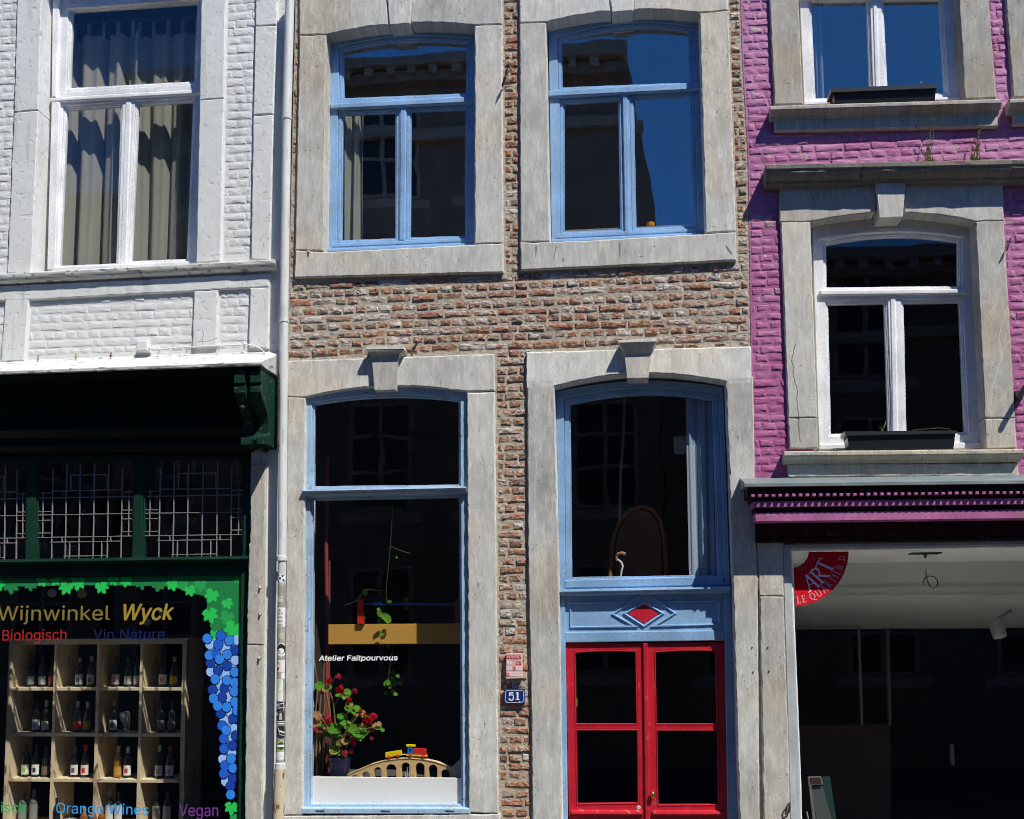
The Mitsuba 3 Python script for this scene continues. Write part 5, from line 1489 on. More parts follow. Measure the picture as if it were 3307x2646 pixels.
stem([(340, 1160, .28), (320, 900, .30), (300, 640, .28), (290, 510, .26), (262, 400, .26), (230, 330, .25)], 0.008)
stem([(295, 520, .27), (330, 470, .25), (370, 400, .24), (430, 360, .23)], 0.005)
stem([(262, 400, .26), (262, 280, .26), (300, 190, .25), (340, 170, .25)], 0.003)
stem([(370, 1150, .28), (400, 980, .25), (450, 800, .23), (540, 700, .22), (600, 640, .21), (720, 660, .20)], 0.007)
stem([(390, 1150, .27), (480, 960, .22), (560, 830, .2), (700, 800, .2), (830, 770, .2)], 0.006)
stem([(345, 1150, .27), (280, 900, .22), (180, 720, .2), (110, 640, .2)], 0.006)
stem([(400, 780, .24), (390, 680, .22), (480, 600, .2), (560, 560, .2)], 0.004)
leaves = [(115, 285, 42, 0), (240, 300, 26, 0), (190, 330, 30, 1), (350, 405, 30, 0), (455, 365, 38, 0), (430, 420, 30, 1), (480, 510, 36, 1), (510, 575, 34, 0), (570, 560, 34, 0), (640, 610, 30, 1), (575, 640, 22, 2), (395, 680, 52, 0), (410, 735, 34, 0),
          (310, 780, 62, 0), (345, 830, 40, 0), (490, 770, 55, 1), (590, 840, 66, 2), (540, 900, 40, 2), (640, 780, 36, 1), (690, 840, 34, 0), (650, 885, 36, 0), (800, 770, 34, 1), (845, 785, 26, 0), (835, 745, 26, 2), (85, 650, 46, 2), (80, 730, 50, 2),
          (110, 820, 50, 2), (180, 800, 34, 1), (225, 880, 34, 0), (265, 840, 30, 0), (360, 900, 40, 1), (395, 925, 28, 0), (310, 1060, 52, 1), (360, 980, 36, 2), (440, 970, 30, 1), (360, 1090, 30, 0), (430, 1100, 30, 2), (460, 870, 34, 2), (500, 820, 34, 2), (530, 690, 22, 0), (90, 880, 36, 2)]
leaves += [(x + rng.uniform(-40, 40), y + rng.uniform(-35, 45), r * rng.uniform(0.6, 0.9), rng.choice((0, 0, 1, 2))) for x, y, r, c in leaves[5:36]]
GC = [(0.10, 0.29, 0.025), (0.30, 0.30, 0.07), (0.44, 0.23, 0.12)]
for x, y, r, c in leaves:
    d = 0.20 + 0.10 * rng.random()
    p = pt3("m", x, y, d)
    rr = r / 3.75 / 434 * 1.5
    col = np.array(GC[c]) * rng.uniform(0.8, 1.25)
    nrm = np.array([rng.uniform(-0.3, 0.9), -1.0, rng.uniform(0.1, 1.3)])
    add("leaf", leaf_mesh(p, rr, nrm, rng), "leaf", ge, color=col, smooth=True)
flowers = [(232, 220, 42, 0), (345, 170, 34, 1), (365, 330, 58, 0), (540, 350, 36, 1), (475, 445, 38, 0), (620, 590, 24, 1), (715, 680, 88, 0), (785, 650, 40, 1), (205, 690, 62, 1), (240, 720, 40, 0), (758, 815, 30, 1), (535, 965, 44, 0), (425, 1095, 34, 1), (70, 815, 30, 1), (500, 1070, 26, 1), (150, 355, 26, 1), (748, 922, 16, 1)]
for x, y, r, c in flowers:
    p = pt3("m", x, y, 0.19 + 0.05 * rng.random())
    R_ = r / 3.75 / 434 * 1.1
    ms = []
    for i in range(int(14 + r * 0.55)):
        u = np.array([rng.gauss(0, 1), rng.gauss(0, 1), rng.gauss(0, 1)])
        u /= np.linalg.norm(u)
        q = p + u * R_ * rng.uniform(0.35, 0.95)
        m = leaf_mesh(q, 0.0095 * rng.uniform(0.7, 1.2), u + [0, -0.7, 0.3], rng, 3, 0.3)
        ms.append(m)
    add("flower_head", cat(*ms), "leaf", ge, color=(0.52, 0.008, 0.012) if c == 0 else (0.46, 0.02, 0.06), smooth=True)

# the climber hanging in the dark room
cl = thing("climbing_plant", "thin green climber hanging in the middle of the dark shop window", "plant")
for pts in ([(640, -40), (625, 200), (600, 450), (605, 600), (560, 720)], [(600, 450), (480, 440), (440, 505), (370, 530)], [(605, 600), (640, 760), (610, 950), (590, 970)], [(625, 200), (700, 230), (740, 240)]):
    add("stem", tube([pt3("g", x, y, 0.5 + 0.03 * i) for i, (x, y) in enumerate(pts)], 0.002, 5), "matt", cl, color=(0.12, 0.13, 0.04))
cr = random.Random(3)
cpos = [(482, 458, 20), (602, 603, 28), (588, 590, 20), (615, 615, 20), (610, 960, 16), (596, 968, 14), (580, 690, 16), (655, 960, 14), (560, 72, 10), (615, 212, 14), (590, 248, 8), (660, 262, 8)]
cpos += [(cr.gauss(600, 60), cr.uniform(470, 760), cr.uniform(12, 20)) for _ in range(26)] + [(cr.gauss(650, 40), cr.uniform(900, 1030), cr.uniform(10, 18)) for _ in range(12)]
for i, (x, y, r) in enumerate(cpos):
    d = 0.36 + 0.08 * cr.random() if i < 7 else 0.55 + 0.3 * cr.random()
    add("leaf", leaf_mesh(pt3("g", x, y, d), r / 1.7325 / 434 * 1.05, [cr.uniform(-.3, .8), -1, cr.uniform(0, .9)], cr, 5), "leaf", cl, color=np.array((0.14, 0.34, 0.04)) * cr.uniform(0.6, 1.2), smooth=True)
# dry grey stems at the left edge of the window
tw = thing("dry_branches", "bare brown branches standing at the left edge of the shop window behind the geranium", "branches")
for pts in ([(60, 1380), (75, 1100), (90, 900), (70, 600), (100, 300), (60, 0)], [(150, 1380), (165, 1100), (160, 800), (185, 500), (170, 200), (175, 0)], [(110, 1380), (125, 1000), (110, 700), (135, 400)], [(230, 1200), (225, 900), (245, 600), (190, 300)]):
    add("branch", tube([pt3("m", x, y, 0.42) for x, y in pts], [0.011, 0.010, 0.009, 0.007, 0.006, 0.005][:len(pts)], 7), "matt", tw, color=(0.20, 0.13, 0.075), smooth=True)

# toys on the ledge
tb = thing("toy_bridge", "wooden toy viaduct with seven arches on the display ledge", "toy")
BD = 0.20
top = [(455, 1342), (600, 1280), (740, 1218), (900, 1172), (1050, 1150), (1200, 1142), (1360, 1152), (1520, 1185), (1640, 1225), (1740, 1275)]
base = 1390
br_ = Polygon(P("m", [*top, (1760, base), (1740, base), (450, base + 0), (448, 1352)], BD))
for x0, x1, yt in ((498, 600, 1352), (640, 728, 1308), (778, 868, 1258), (924, 1048, 1222), (1108, 1218, 1202), (1280, 1390, 1204), (1440, 1545, 1228), (1592, 1690, 1285)):
    h = (x1 - x0) / 2
    a_ = [(x0, base + 12), (x0, yt + h * 0.9), *arc((x0, yt + h * 0.9), ((x0 + x1) / 2, yt), (x1, yt + h * 0.9), 10)[1:], (x1, base + 12)]
    br_ = br_.difference(Polygon(P("m", a_, BD)).buffer(0))
zoff = lz - min(p.bounds[1] for p in polys(br_))
add("viaduct", mv(slab(br_, BD, BD + 0.045, 0.0015), (0, 0, zoff)), "matt", tb, color=(0.60, 0.40, 0.19))
add("track", mv(slab(Polygon(P("m", [*top, *[(x, y + 12) for x, y in top[::-1]]], BD - 0.004)), BD - 0.006, BD + 0.05, 0.001), (0, 0, zoff)), "matt", tb, color=(0.66, 0.47, 0.25))


def wheel(parent, x, y, d, r=0.0135):
    c = pt3("m", x, y, d) + [0, 0, zoff]
    add("wheel", rotm(lathe([(r * 0.5, -0.005), (r, -0.004), (r, 0.004), (r * 0.45, 0.006)], c, 14), [1, 0, 0], 90, c), "gloss", parent, color=(0.55, 0.045, 0.012), smooth=40)
    add("hub", tm(trimesh.creation.icosphere(1, r * 0.32).apply_translation(c + [0, -0.006, 0])), "gloss", parent, color=(0.45, 0.12, 0.06))


def blk(nm, pts, parent, col, d=None, w=0.036):
    d = BD - 0.002 if d is None else d
    add(nm, mv(slab(P("m", pts, d), d, d + w, 0.002), (0, 0, zoff)), "gloss", parent, color=col)


wg = thing("toy_wagon", "yellow toy wagon with red wheels on the wooden viaduct", "toy")
blk("body", [(912, 1082), (1105, 1052), (1112, 1112), (918, 1142)], wg, (0.72, 0.56, 0.01))
blk("coupling", [(1108, 1102), (1165, 1096), (1165, 1108), (1110, 1112)], wg, (0.6, 0.6, 0.6), BD + 0.012, 0.012)
wheel(wg, 960, 1140, BD - 0.008)
wheel(wg, 1070, 1122, BD - 0.008)
lo = thing("toy_locomotive", "red, blue and yellow toy locomotive on the wooden viaduct", "toy")
blk("base", [(1165, 1100), (1420, 1112), (1420, 1132), (1165, 1122)], lo, (0.70, 0.48, 0.02))
blk("cab", [(1186, 1012), (1252, 1016), (1250, 1102), (1182, 1098)], lo, (0.015, 0.13, 0.50))
blk("roof", [(1166, 984), (1274, 988), (1272, 1012), (1166, 1008)], lo, (0.74, 0.58, 0.01), BD - 0.006, 0.044)
blk("boiler", [(1254, 1040), (1268, 1028), (1395, 1036), (1408, 1050), (1408, 1110), (1250, 1104)], lo, (0.60, 0.025, 0.02))
c = pt3("m", 1218, 1046, BD - 0.0035) + [0, 0, zoff]
add("cab_window", rotm(lathe([(0.008, 0), (0.008, 0.002)], c, 12), [1, 0, 0], 90, c), "gloss", lo, color=(0.01, 0.01, 0.01))
wheel(lo, 1220, 1116, BD - 0.008)
wheel(lo, 1375, 1128, BD - 0.008)
cr_ = thing("spiked_toy", "small yellow base with clear upright spikes in front of the viaduct", "toy")
add("base", mv(slab(P("m", [(1140, 1372), (1310, 1368), (1310, 1390), (1138, 1390)], 0.165), 0.165, 0.195, 0.002), (0, 0, lz - W("m", 1200, 1390, 0.165)[1])), "gloss", cr_, color=(0.62, 0.45, 0.03))
for x, y in ((1160, 1310), (1180, 1255), (1208, 1240), (1235, 1262), (1258, 1272), (1280, 1265)):
    add("spike", tube([pt3("m", x, 1376, 0.175) + [0, 0, zoff], pt3("m", x + 2, y, 0.175) + [0, 0, zoff]], [0.0035, 0.002], 6), "gloss", cr_, color=(0.55, 0.53, 0.45))
one("slanted_board", slab(P("m", [(1716, 1270), (1830, 1160), (1850, 1160), (1850, 1398), (1716, 1398)], 0.16), 0.16, 0.18, 0.003), "matt", "grey slanted panel at the right end of the display ledge", "panel", color=(0.34, 0.33, 0.30))
one("door_side_strip", tube([pt3("i", 474, 790, 0.36), pt3("i", 480, 1060, 0.36)], 0.004, 6), "matt", "thin yellow strip behind the upper left pane of the red door", "strip", color=(0.35, 0.4, 0.02))
# lettering on the glass
one("window_lettering", text_on("g", "Atelier Faitpourvous", 224, 664, 839, 28, 0.0715, bold=True, shear=0.14, yb2=836), "matt", "white slanted lettering Atelier Faitpourvous on the faded blue shop window", "lettering", color=(0.8, 0.8, 0.8))

# ------------------------------------------------------------------ wine shop: lettering, vine and grapes on the pane, shelf and bottles
gy = SY + 0.0275
for s, x0, x1, yb, yb2, h, bold, shear, col, lab in (
        ("Wijnwinkel", -14, 682, 489, 487, 88, False, 0.0, (0.22, 0.165, 0.035), "gold lettering Wijnwinkel, first word of the top line on the wine shop pane"),
        ("Wyck", 748, 1068, 486, 484, 96, True, 0.2, (0.34, 0.24, 0.04), "bold slanted gold lettering Wyck on the wine shop pane"),
        ("Biologisch", 14, 412, 615, 609, 66, False, 0.0, (0.42, 0.015, 0.015), "red lettering Biologisch on the wine shop pane"),
        ("Vin Nature", 580, 1024, 607, 605, 62, False, 0.0, (0.004, 0.011, 0.085), "dark blue lettering Vin Nature on the wine shop pane"),
        ("isch", 6, 156, 1683, 1683, 64, False, 0.0, (0.02, 0.42, 0.11), "green lettering isch at the lower left corner of the wine shop pane"),
        ("Orange Wines", 348, 922, 1687, 1698, 64, False, 0.0, (0.03, 0.32, 0.72), "light blue lettering Orange Wines at the foot of the wine shop pane"),
        ("Vegan", 1112, 1356, 1705, 1706, 72, False, 0.0, (0.17, 0.035, 0.26), "purple lettering Vegan at the foot of the wine shop pane")):
    one("pane_lettering", text_on("c", s, x0, x1, yb, h, gy - 0.0012, 0.0008, bold, shear, yb2), "matt", lab, "lettering", "lettering on the wine shop pane", color=col)


def vine_leaf(cx, cy, r, rot, rg):
    pts = []
    prof = [(0, 1.18), (9, .95), (14, 1.0), (22, .74), (30, .62), (38, .80), (46, .92), (52, 1.08), (60, .88), (66, .92), (76, .70), (84, .66), (96, .82), (106, .98), (114, .84), (122, .88), (140, .80), (158, .74), (170, .48), (180, .12), (190, .48), (202, .74), (220, .80), (238, .88), (246, .84), (254, .98), (264, .82), (276, .66), (284, .70), (294, .92), (300, .88), (308, 1.08), (314, .92), (322, .80), (330, .62), (338, .74), (346, 1.0), (351, .95)]
    for g, q in prof:
        t = math.radians(g + rot)
        q *= rg.uniform(0.94, 1.06)
        pts.append((cx + r * q * math.sin(t), cy + r * q * math.cos(t)))
    return Polygon(pts).buffer(0)


vg = random.Random(9)
vd = thing("vine_leaf_decal", "green vine leaf border stuck along the top and right corner of the wine shop pane", "decal")
dark_band = Polygon([(-160, 231), (1492, 209), (1490, 560), (1430, 600), (1310, 560), (1318, 500), (1262, 450), (1290, 400), (1278, 340), (1190, 320), (1110, 292), (1020, 278), (930, 275), (560, 270), (100, 278), (-160, 276)])
dl = [(70, 268, 56), (190, 262, 44), (880, 250, 46), (985, 262, 48), (20, 250, 40), (560, 240, 30), (1200, 280, 50), (1360, 500, 60)]
shp = unary_union([dark_band] + [vine_leaf(x, y, r, vg.uniform(-20, 20), vg) for x, y, r in dl])
clipd = Polygon([(-160, 231), (1492, 208), (1480, 1900), (-160, 1900)])


def px_poly(g, d):
    return unary_union([Polygon(P("c", list(p.exterior.coords)[:-1], d)).buffer(0) for p in polys(g)])


add("border", slab(px_poly(shp.intersection(clipd), gy), gy - 0.0006, gy + 0.0002, 0.0001), "matt", vd, color=(0.012, 0.20, 0.055))
lvs = [(-8, 265, 40, 1), (262, 240, 40, 1), (345, 236, 38, 1), (412, 282, 48, 1), (485, 252, 50, 1), (632, 278, 46, 1), (705, 236, 36, 1), (785, 240, 42, 1), (1072, 264, 42, 1), (1140, 265, 36, 2), (1180, 300, 40, 1), (1245, 268, 46, 2), (1318, 330, 50, 1),
       (1412, 380, 40, 1), (1305, 450, 54, 1), (1412, 465, 50, 2), (1450, 540, 62, 1), (1475, 235, 30, 2), (1335, 572, 34, 1), (1345, 520, 44, 3), (1440, 1650, 48, 1), (1455, 1715, 30, 2)]
VC_ = {1: (0.02, 0.52, 0.09), 2: (0.02, 0.33, 0.08), 3: (0.012, 0.22, 0.06)}
for i, (x, y, r, c) in enumerate(lvs):
    g = vine_leaf(x, y, r, vg.uniform(-25, 25), vg).intersection(clipd)
    if not g.is_empty:
        add("vine_leaf", slab(px_poly(g, gy), gy - 0.0010 - 0.00035 * (i % 3), gy - 0.0004, 0.0001), "matt", vd, color=VC_[c])
# grapes: discs with a dark rim, overlapping
gd = thing("grape_decal", "blue bunch of grapes stuck on the right edge of the wine shop pane", "decal")
BL = [(0.012, 0.11, 0.60), (0.03, 0.22, 0.76), (0.30, 0.50, 0.85), (0.006, 0.05, 0.36)]
dots = [(151, 461, 1), (168, 500, 2), (246, 440, 0), (230, 502, 0), (305, 475, 1), (360, 470, 2), (280, 520, 2), (342, 544, 3), (166, 578, 1), (212, 566, 0), (292, 572, 1), (238, 606, 1), (346, 612, 2), (174, 630, 3), (288, 653, 3), (226, 684, 3), (175, 693, 2), (344, 696, 1), (280, 705, 2), (208, 746, 1), (290, 755, 1),
        (345, 770, 1), (235, 780, 2), (272, 806, 3), (190, 820, 3), (342, 832, 1), (256, 872, 3), (300, 870, 2), (196, 880, 1), (345, 905, 1), (225, 932, 1), (288, 940, 1), (360, 965, 1), (245, 985, 3), (315, 980, 2), (333, 1022, 3), (270, 1035, 2), (256, 1070, 0), (286, 1102, 1), (340, 1092, 2), (350, 1140, 3), (325, 1150, 2), (268, 1162, 0),
        (270, 1232, 0), (328, 1210, 3), (322, 1260, 2), (260, 1305, 2), (320, 1302, 1), (276, 1350, 0), (334, 1368, 1), (268, 1405, 0), (330, 1440, 3), (280, 1460, 2), (314, 1494, 3), (316, 1552, 1)]
gclip = Polygon(P("n", [(90, 380), (378, 380), (352, 1640), (90, 1640)], gy))
hull = unary_union([Polygon(P("n", disc(x, y, 40, 44, 14), gy)) for x, y, c in dots]).buffer(0.012).buffer(-0.028).intersection(gclip)
add("backing", slab(hull, gy - 0.0007, gy, 0.0001), "matt", gd, color=(0.20, 0.40, 0.78))
order = sorted(range(len(dots)), key=lambda i: {2: 0, 3: 1, 0: 2, 1: 2}[dots[i][2]])
for rank, i in enumerate(order):
    x, y, c = dots[i]
    g = Polygon(P("n", disc(x, y, 35.5, 38, 26), gy)).intersection(gclip)
    yy = gy - 0.0012 - 0.00012 * rank
    add("grape", slab(g, yy, yy + 0.0009, 0.0001), "matt", gd, color=(0.003, 0.012, 0.10))
    add("grape", slab(g.buffer(-0.0048), yy - 0.0004, yy + 0.0004, 0.0001), "matt", gd, color=BL[c])

SH = 0.76
shf = thing("wine_shelf", "pale pine shelf of square compartments full of wine bottles inside the wine shop", "shelf")
ux = [W("c", x, 1200, SH)[0] for x in (48, 330, 598, 868, 1136)]
rowz = [W("c", 600, y, SH)[1] for y in (628, 916, 1202, 1486, 1772, 2060)]
depth = 0.36
b_ = 0.0135
for i, x in enumerate(ux):
    w_ = 0.019 if i in (0, 4) else b_
    add("upright", bx(x - w_, x + w_, SH, SH + depth, rowz[-1], rowz[0] + b_, 0.0015), "pine", shf)
for i, z in enumerate(rowz):
    for j in range(4):
        add("board", bx(ux[j] + 0.0005 + (0.019 if j == 0 else b_), ux[j + 1] - 0.0005 - (0.019 if j == 3 else b_), SH + 0.002, SH + depth, z - b_, z + b_, 0.0015), "pine", shf)
add("top_board", bx(ux[0] - 0.03, ux[4] + 0.03, SH - 0.002, SH + depth, rowz[0] + b_ + 0.0005, rowz[0] + b_ + 0.02, 0.001), "pine", shf)
DG, AM, CLR = (0.006, 0.010, 0.006), (0.30, 0.13, 0.015), (0.10, 0.12, 0.10)
KREAM, YEL, REDL = (0.66, 0.64, 0.58), (0.62, 0.42, 0.05), (0.52, 0.06, 0.04)
bl = [  # row, x in the photograph, glass, label colour, capsule, mark, d, word for the label
    (0, 190, DG, (0.2, 0.26, 0.24), DG, None, "dim bottle with a grey green label, first"), (0, 262, DG, (0.42, 0.42, 0.4), DG, None, "dim bottle with a pale label, second"), (0, 322, DG, (0.30, 0.06, 0.05), DG, None, "dim bottle with a dull red label, third"),
    (0, 490, DG, (0.40, 0.42, 0.42), (0.22, 0.24, 0.24), (0.1, 0.1, 0.1), "bottle with a grey capsule and banded label, fourth"), (0, 563, DG, (0.40, 0.42, 0.42), (0.22, 0.24, 0.24), (0.1, 0.1, 0.1), "bottle with a grey capsule and banded label, fifth"),
    (0, 718, DG, (0.38, 0.37, 0.36), DG, (0.25, 0.05, 0.05), "bottle with a narrow white label, sixth"), (0, 795, DG, (0.40, 0.40, 0.39), DG, None, "bottle with a wide white label, seventh"), (0, 852, DG, (0.36, 0.34, 0.30), DG, None, "bottle with a cream label, eighth"),
    (0, 1012, DG, KREAM, DG, (0.6, 0.2, 0.03), "bottle with an orange mark on its white label, ninth"), (0, 1080, DG, YEL, (0.5, 0.32, 0.03), None, "bottle with a yellow label, last"),
    (1, 232, DG, (0.55, 0.57, 0.56), DG, (0.3, 0.36, 0.37), "bottle with a pale landscape label, first"), (1, 290, DG, (0.55, 0.50, 0.36), (0.5, 0.45, 0.32), None, "slim bottle with a beige label, second"),
    (1, 486, DG, REDL, (0.4, 0.4, 0.4), None, "bottle with a red label, third"), (1, 546, DG, (0.34, 0.22, 0.03), (0.4, 0.4, 0.4), None, "bottle with an ochre label, fourth"),
    (1, 710, DG, (0.68, 0.66, 0.62), (0.45, 0.28, 0.1), (0.08, 0.08, 0.08), "bottle with a black drawing on its white label, fifth"), (1, 1005, DG, (0.16, 0.17, 0.18), DG, (0.28, 0.28, 0.28), "very dark bottle with a grey label, sixth"), (1, 1072, DG, (0.10, 0.10, 0.11), DG, None, "very dark bottle with a black label, last"),
    (2, 174, DG, (0.62, 0.64, 0.55), DG, (0.30, 0.46, 0.12), "bottle with a green splash on its label, first"), (2, 238, DG, (0.68, 0.68, 0.66), DG, (0.04, 0.05, 0.06), "bottle with a round white label, second"), (2, 300, DG, (0.16, 0.12, 0.1), DG, None, "dim bottle in the corner, third"),
    (2, 478, DG, (0.66, 0.60, 0.52), (0.10, 0.11, 0.30), (0.11, 0.07, 0.25), "bottle with a purple figure on its label, fourth"), (2, 542, DG, (0.68, 0.60, 0.52), (0.55, 0.02, 0.03), (0.55, 0.02, 0.03), "bottle with a red figure on its label, fifth"),
    (2, 745, AM, (0.46, 0.25, 0.05), (0.48, 0.32, 0.10), None, "amber bottle, sixth"), (2, 805, DG, (0.70, 0.68, 0.66), (0.55, 0.52, 0.45), (0.40, 0.05, 0.05), "bottle with a red leaf on its white label, seventh"),
    (2, 1000, DG, (0.62, 0.62, 0.60), (0.6, 0.6, 0.56), (0.35, 0.35, 0.35), "bottle with a white label and white capsule, eighth"), (2, 1066, DG, (0.60, 0.60, 0.59), (0.28, 0.02, 0.03), (0.3, 0.3, 0.3), "bottle with a white label and dark red capsule, last"),
    (3, 165, CLR, (0.2, 0.22, 0.2), CLR, None, "clear glass bottle, first"), (3, 232, CLR, (0.2, 0.22, 0.2), (0.1, 0.12, 0.1), None, "clear glass bottle with a dark cap, second"),
    (3, 702, DG, (0.55, 0.55, 0.54), (0.3, 0.3, 0.3), None, "bottle with a tall white label, third"), (3, 756, DG, (0.50, 0.50, 0.49), DG, None, "bottle with a tall white label, fourth"), (3, 992, DG, (0.50, 0.47, 0.45), DG, None, "bottle with a pink grey label, fifth"), (3, 1056, DG, (0.48, 0.47, 0.46), DG, None, "bottle with a grey white label, last")]
ROWN = ["top shelf row", "second shelf row", "third shelf row", "lowest shelf row"]
for i, (r, x, gl, lb, cap, mark, words) in enumerate(bl):
    d = SH + 0.11
    c = np.array([W("c", x, 1000, d)[0], d, rowz[r + 1] + b_ + 0.0005])
    k = thing("wine_bottle", f"{words} in the {ROWN[r]}", "bottle", "wine bottles on the pine shelf")
    s = 0.93 + 0.08 * ((i * 37) % 10) / 10
    hh = 0.265 if r in (0,) else 0.275
    add("glass", lathe([(0.030, 0.0), (0.0355, 0.006), (0.036, 0.15 * s), (0.031, 0.178 * s), (0.017, 0.205 * s), (0.0135, 0.225 * s), (0.0132, hh * s - 0.018), (0.0152, hh * s - 0.012), (0.0150, hh * s)], c, 16), "bottle", k, color=gl, smooth=50)

    def wrap(z0, z1, a0, a1, rr, n=8):
        V, F = [], []
        for j in range(n + 1):
            g = math.radians(a0 + (a1 - a0) * j / n)
            V += [(c[0] + rr * math.sin(g), c[1] - rr * math.cos(g), c[2] + z0), (c[0] + rr * math.sin(g), c[1] - rr * math.cos(g), c[2] + z1)]
        for j in range(n):
            F += [(2 * j, 2 * j + 2, 2 * j + 3), (2 * j, 2 * j + 3, 2 * j + 1)]
        return np.array(V), np.array(F)
    z0 = 0.022 if r != 3 else 0.03
    z1 = z0 + (0.072 if mark is None else 0.085) + (0.05 if r == 3 else 0)
    add("label", wrap(z0, z1, -70, 70, 0.0368), "matt", k, color=lb, smooth=True)
    if mark is not None:
        add("label_print", wrap(z0 + 0.018, z0 + 0.058, -22, 24, 0.0372, 4), "matt", k, color=mark, smooth=True)
    if cap is not DG and cap is not CLR:
        add("capsule", lathe([(0.0140, hh * s - 0.055), (0.0140, hh * s - 0.018), (0.0158, hh * s - 0.012), (0.0156, hh * s + 0.001)], c, 14), "gloss", k, color=cap, smooth=50)
# odd pieces on the shelf and in front of it
jg = pt3("c", 800, 1100, SH + 0.1)
jg[2] = rowz[2] + b_
ju = thing("wine_carafe", "clear glass carafe lying tilted in the second row of the wine shelf", "carafe")
add("bowl", rotm(lathe([(0.02, 0.0), (0.022, 0.05), (0.03, 0.08), (0.042, 0.12), (0.044, 0.17), (0.040, 0.18)], jg, 16), [0, 1, 0], -14, jg), "bottle", ju, color=(0.13, 0.14, 0.14), smooth=50)
add("foot", rotm(bx(jg[0] - 0.035, jg[0] + 0.035, jg[1] - 0.05, jg[1] - 0.04, jg[2] + 0.012, jg[2] + 0.03), [0, 1, 0], 30, jg), "matt", ju, color=(0.5, 0.48, 0.36))
tbz = W("c", 600, 1790, 0.32)[1]
one("display_table", bx(W("c", 0, 1790, 0.32)[0], W("c", 1250, 1790, 0.32)[0], 0.22, 0.5, tbz - 0.03, tbz), "matt", "dark display table in front of the wine shelf", "table", color=(0.05, 0.04, 0.03))
for i, (x, h, col, lab) in enumerate(((348, 0.245, (0.006, 0.008, 0.014), "slim dark bottle standing in front of the wine shelf, left"), (520, 0.17, (0.26, 0.08, 0.01), "small amber bottle in front of the wine shelf, first of three"), (576, 0.17, (0.26, 0.08, 0.01), "small amber bottle in front of the wine shelf, middle of three"), (630, 0.17, (0.26, 0.08, 0.01), "small amber bottle in front of the wine shelf, last of three"))):
    c = pt3("c", x, 1790, 0.34)
    c[2] = tbz
    k = thing("front_bottle", lab, "bottle", "bottles on the display table")
    add("glass", lathe([(0.026, 0), (0.029, 0.005), (0.029, h * 0.55), (0.022, h * 0.68), (0.010, h * 0.8), (0.010, h)], c, 14), "bottle", k, color=col, smooth=50)
    add("capsule", lathe([(0.0112, h * 0.86), (0.0112, h + 0.002)], c, 12), "gloss", k, color=(0.02, 0.02, 0.03) if i == 0 else (0.45, 0.26, 0.05), smooth=40)
c = pt3("c", 432, 1760, 0.32)
c[2] = tbz
one("glass_bowl", lathe([(0.02, 0), (0.012, 0.02), (0.03, 0.04), (0.052, 0.082), (0.050, 0.082), (0.028, 0.043)], c, 18), "bottle", "small clear glass bowl in front of the wine shelf", "bowl", color=(0.2, 0.21, 0.2), smooth=50)
for i, (x, y) in enumerate(((337, 300), (522, 305))):
    a = pt3("c", x, y, 1.2)
    k = thing("spotlight", ["white unlit spotlight under the vine border, left one", "brassy unlit spotlight under the vine border, right one"][i], "spotlight", "spotlights in the wine shop")
    add("head", tube([a, a + [0.02, -0.06, -0.02], a + [0.035, -0.1, -0.035]], [0.02, 0.035, 0.04], 14), "matt", k, color=(0.5, 0.5, 0.47) if i == 0 else (0.45, 0.32, 0.12), smooth=40)
    add("stem", tube([a, a + [0, 0, 0.25]], 0.008, 8), "matt", k, color=(0.2, 0.2, 0.2))
for i, (x, y, r) in enumerate(((912, 500, 28), (1010, 440, 24))):
    one("price_tag", slab(Polygon(P("c", disc(x, y, r, r * 0.9, 10), 0.9)), 0.9, 0.905, 0.001), "matt", ["round grey tag hanging just under the word Wyck", "round grey tag hanging behind the last letter of the word Wyck"][i], "tag", color=(0.30, 0.30, 0.28))

# ------------------------------------------------------------------ the gallery window on the right
rs = thing("round_sticker", "red quarter circle sticker reading ART and LE QUARTIER in the corner of the gallery window", "sticker")
rc = W("l", 303, 222, 0.058)
ro = [W("l", 624, 232, 0.058)[0] - rc[0], 0]
R1, R0 = ro[0], (W("l", 402, 232, 0.058)[0] - rc[0])
qx = [(rc[0] + 0.008, 0), 0]
quad = Polygon([rc] + [(rc[0] + R1 * math.cos(math.radians(-a)), rc[1] + R1 * math.sin(math.radians(-a))) for a in range(0, 91, 3)]).difference(Point(rc).buffer(R0, 32))
clipq = Polygon(P("l", [(314, 232), (700, 228), (700, 700), (332, 700)], 0.058))
yq = 0.0565
add("backing", slab(quad.intersection(clipq), yq - 0.0006, yq + 0.0004, 0.0001), "matt", rs, color=(0.62, 0.004, 0.012))


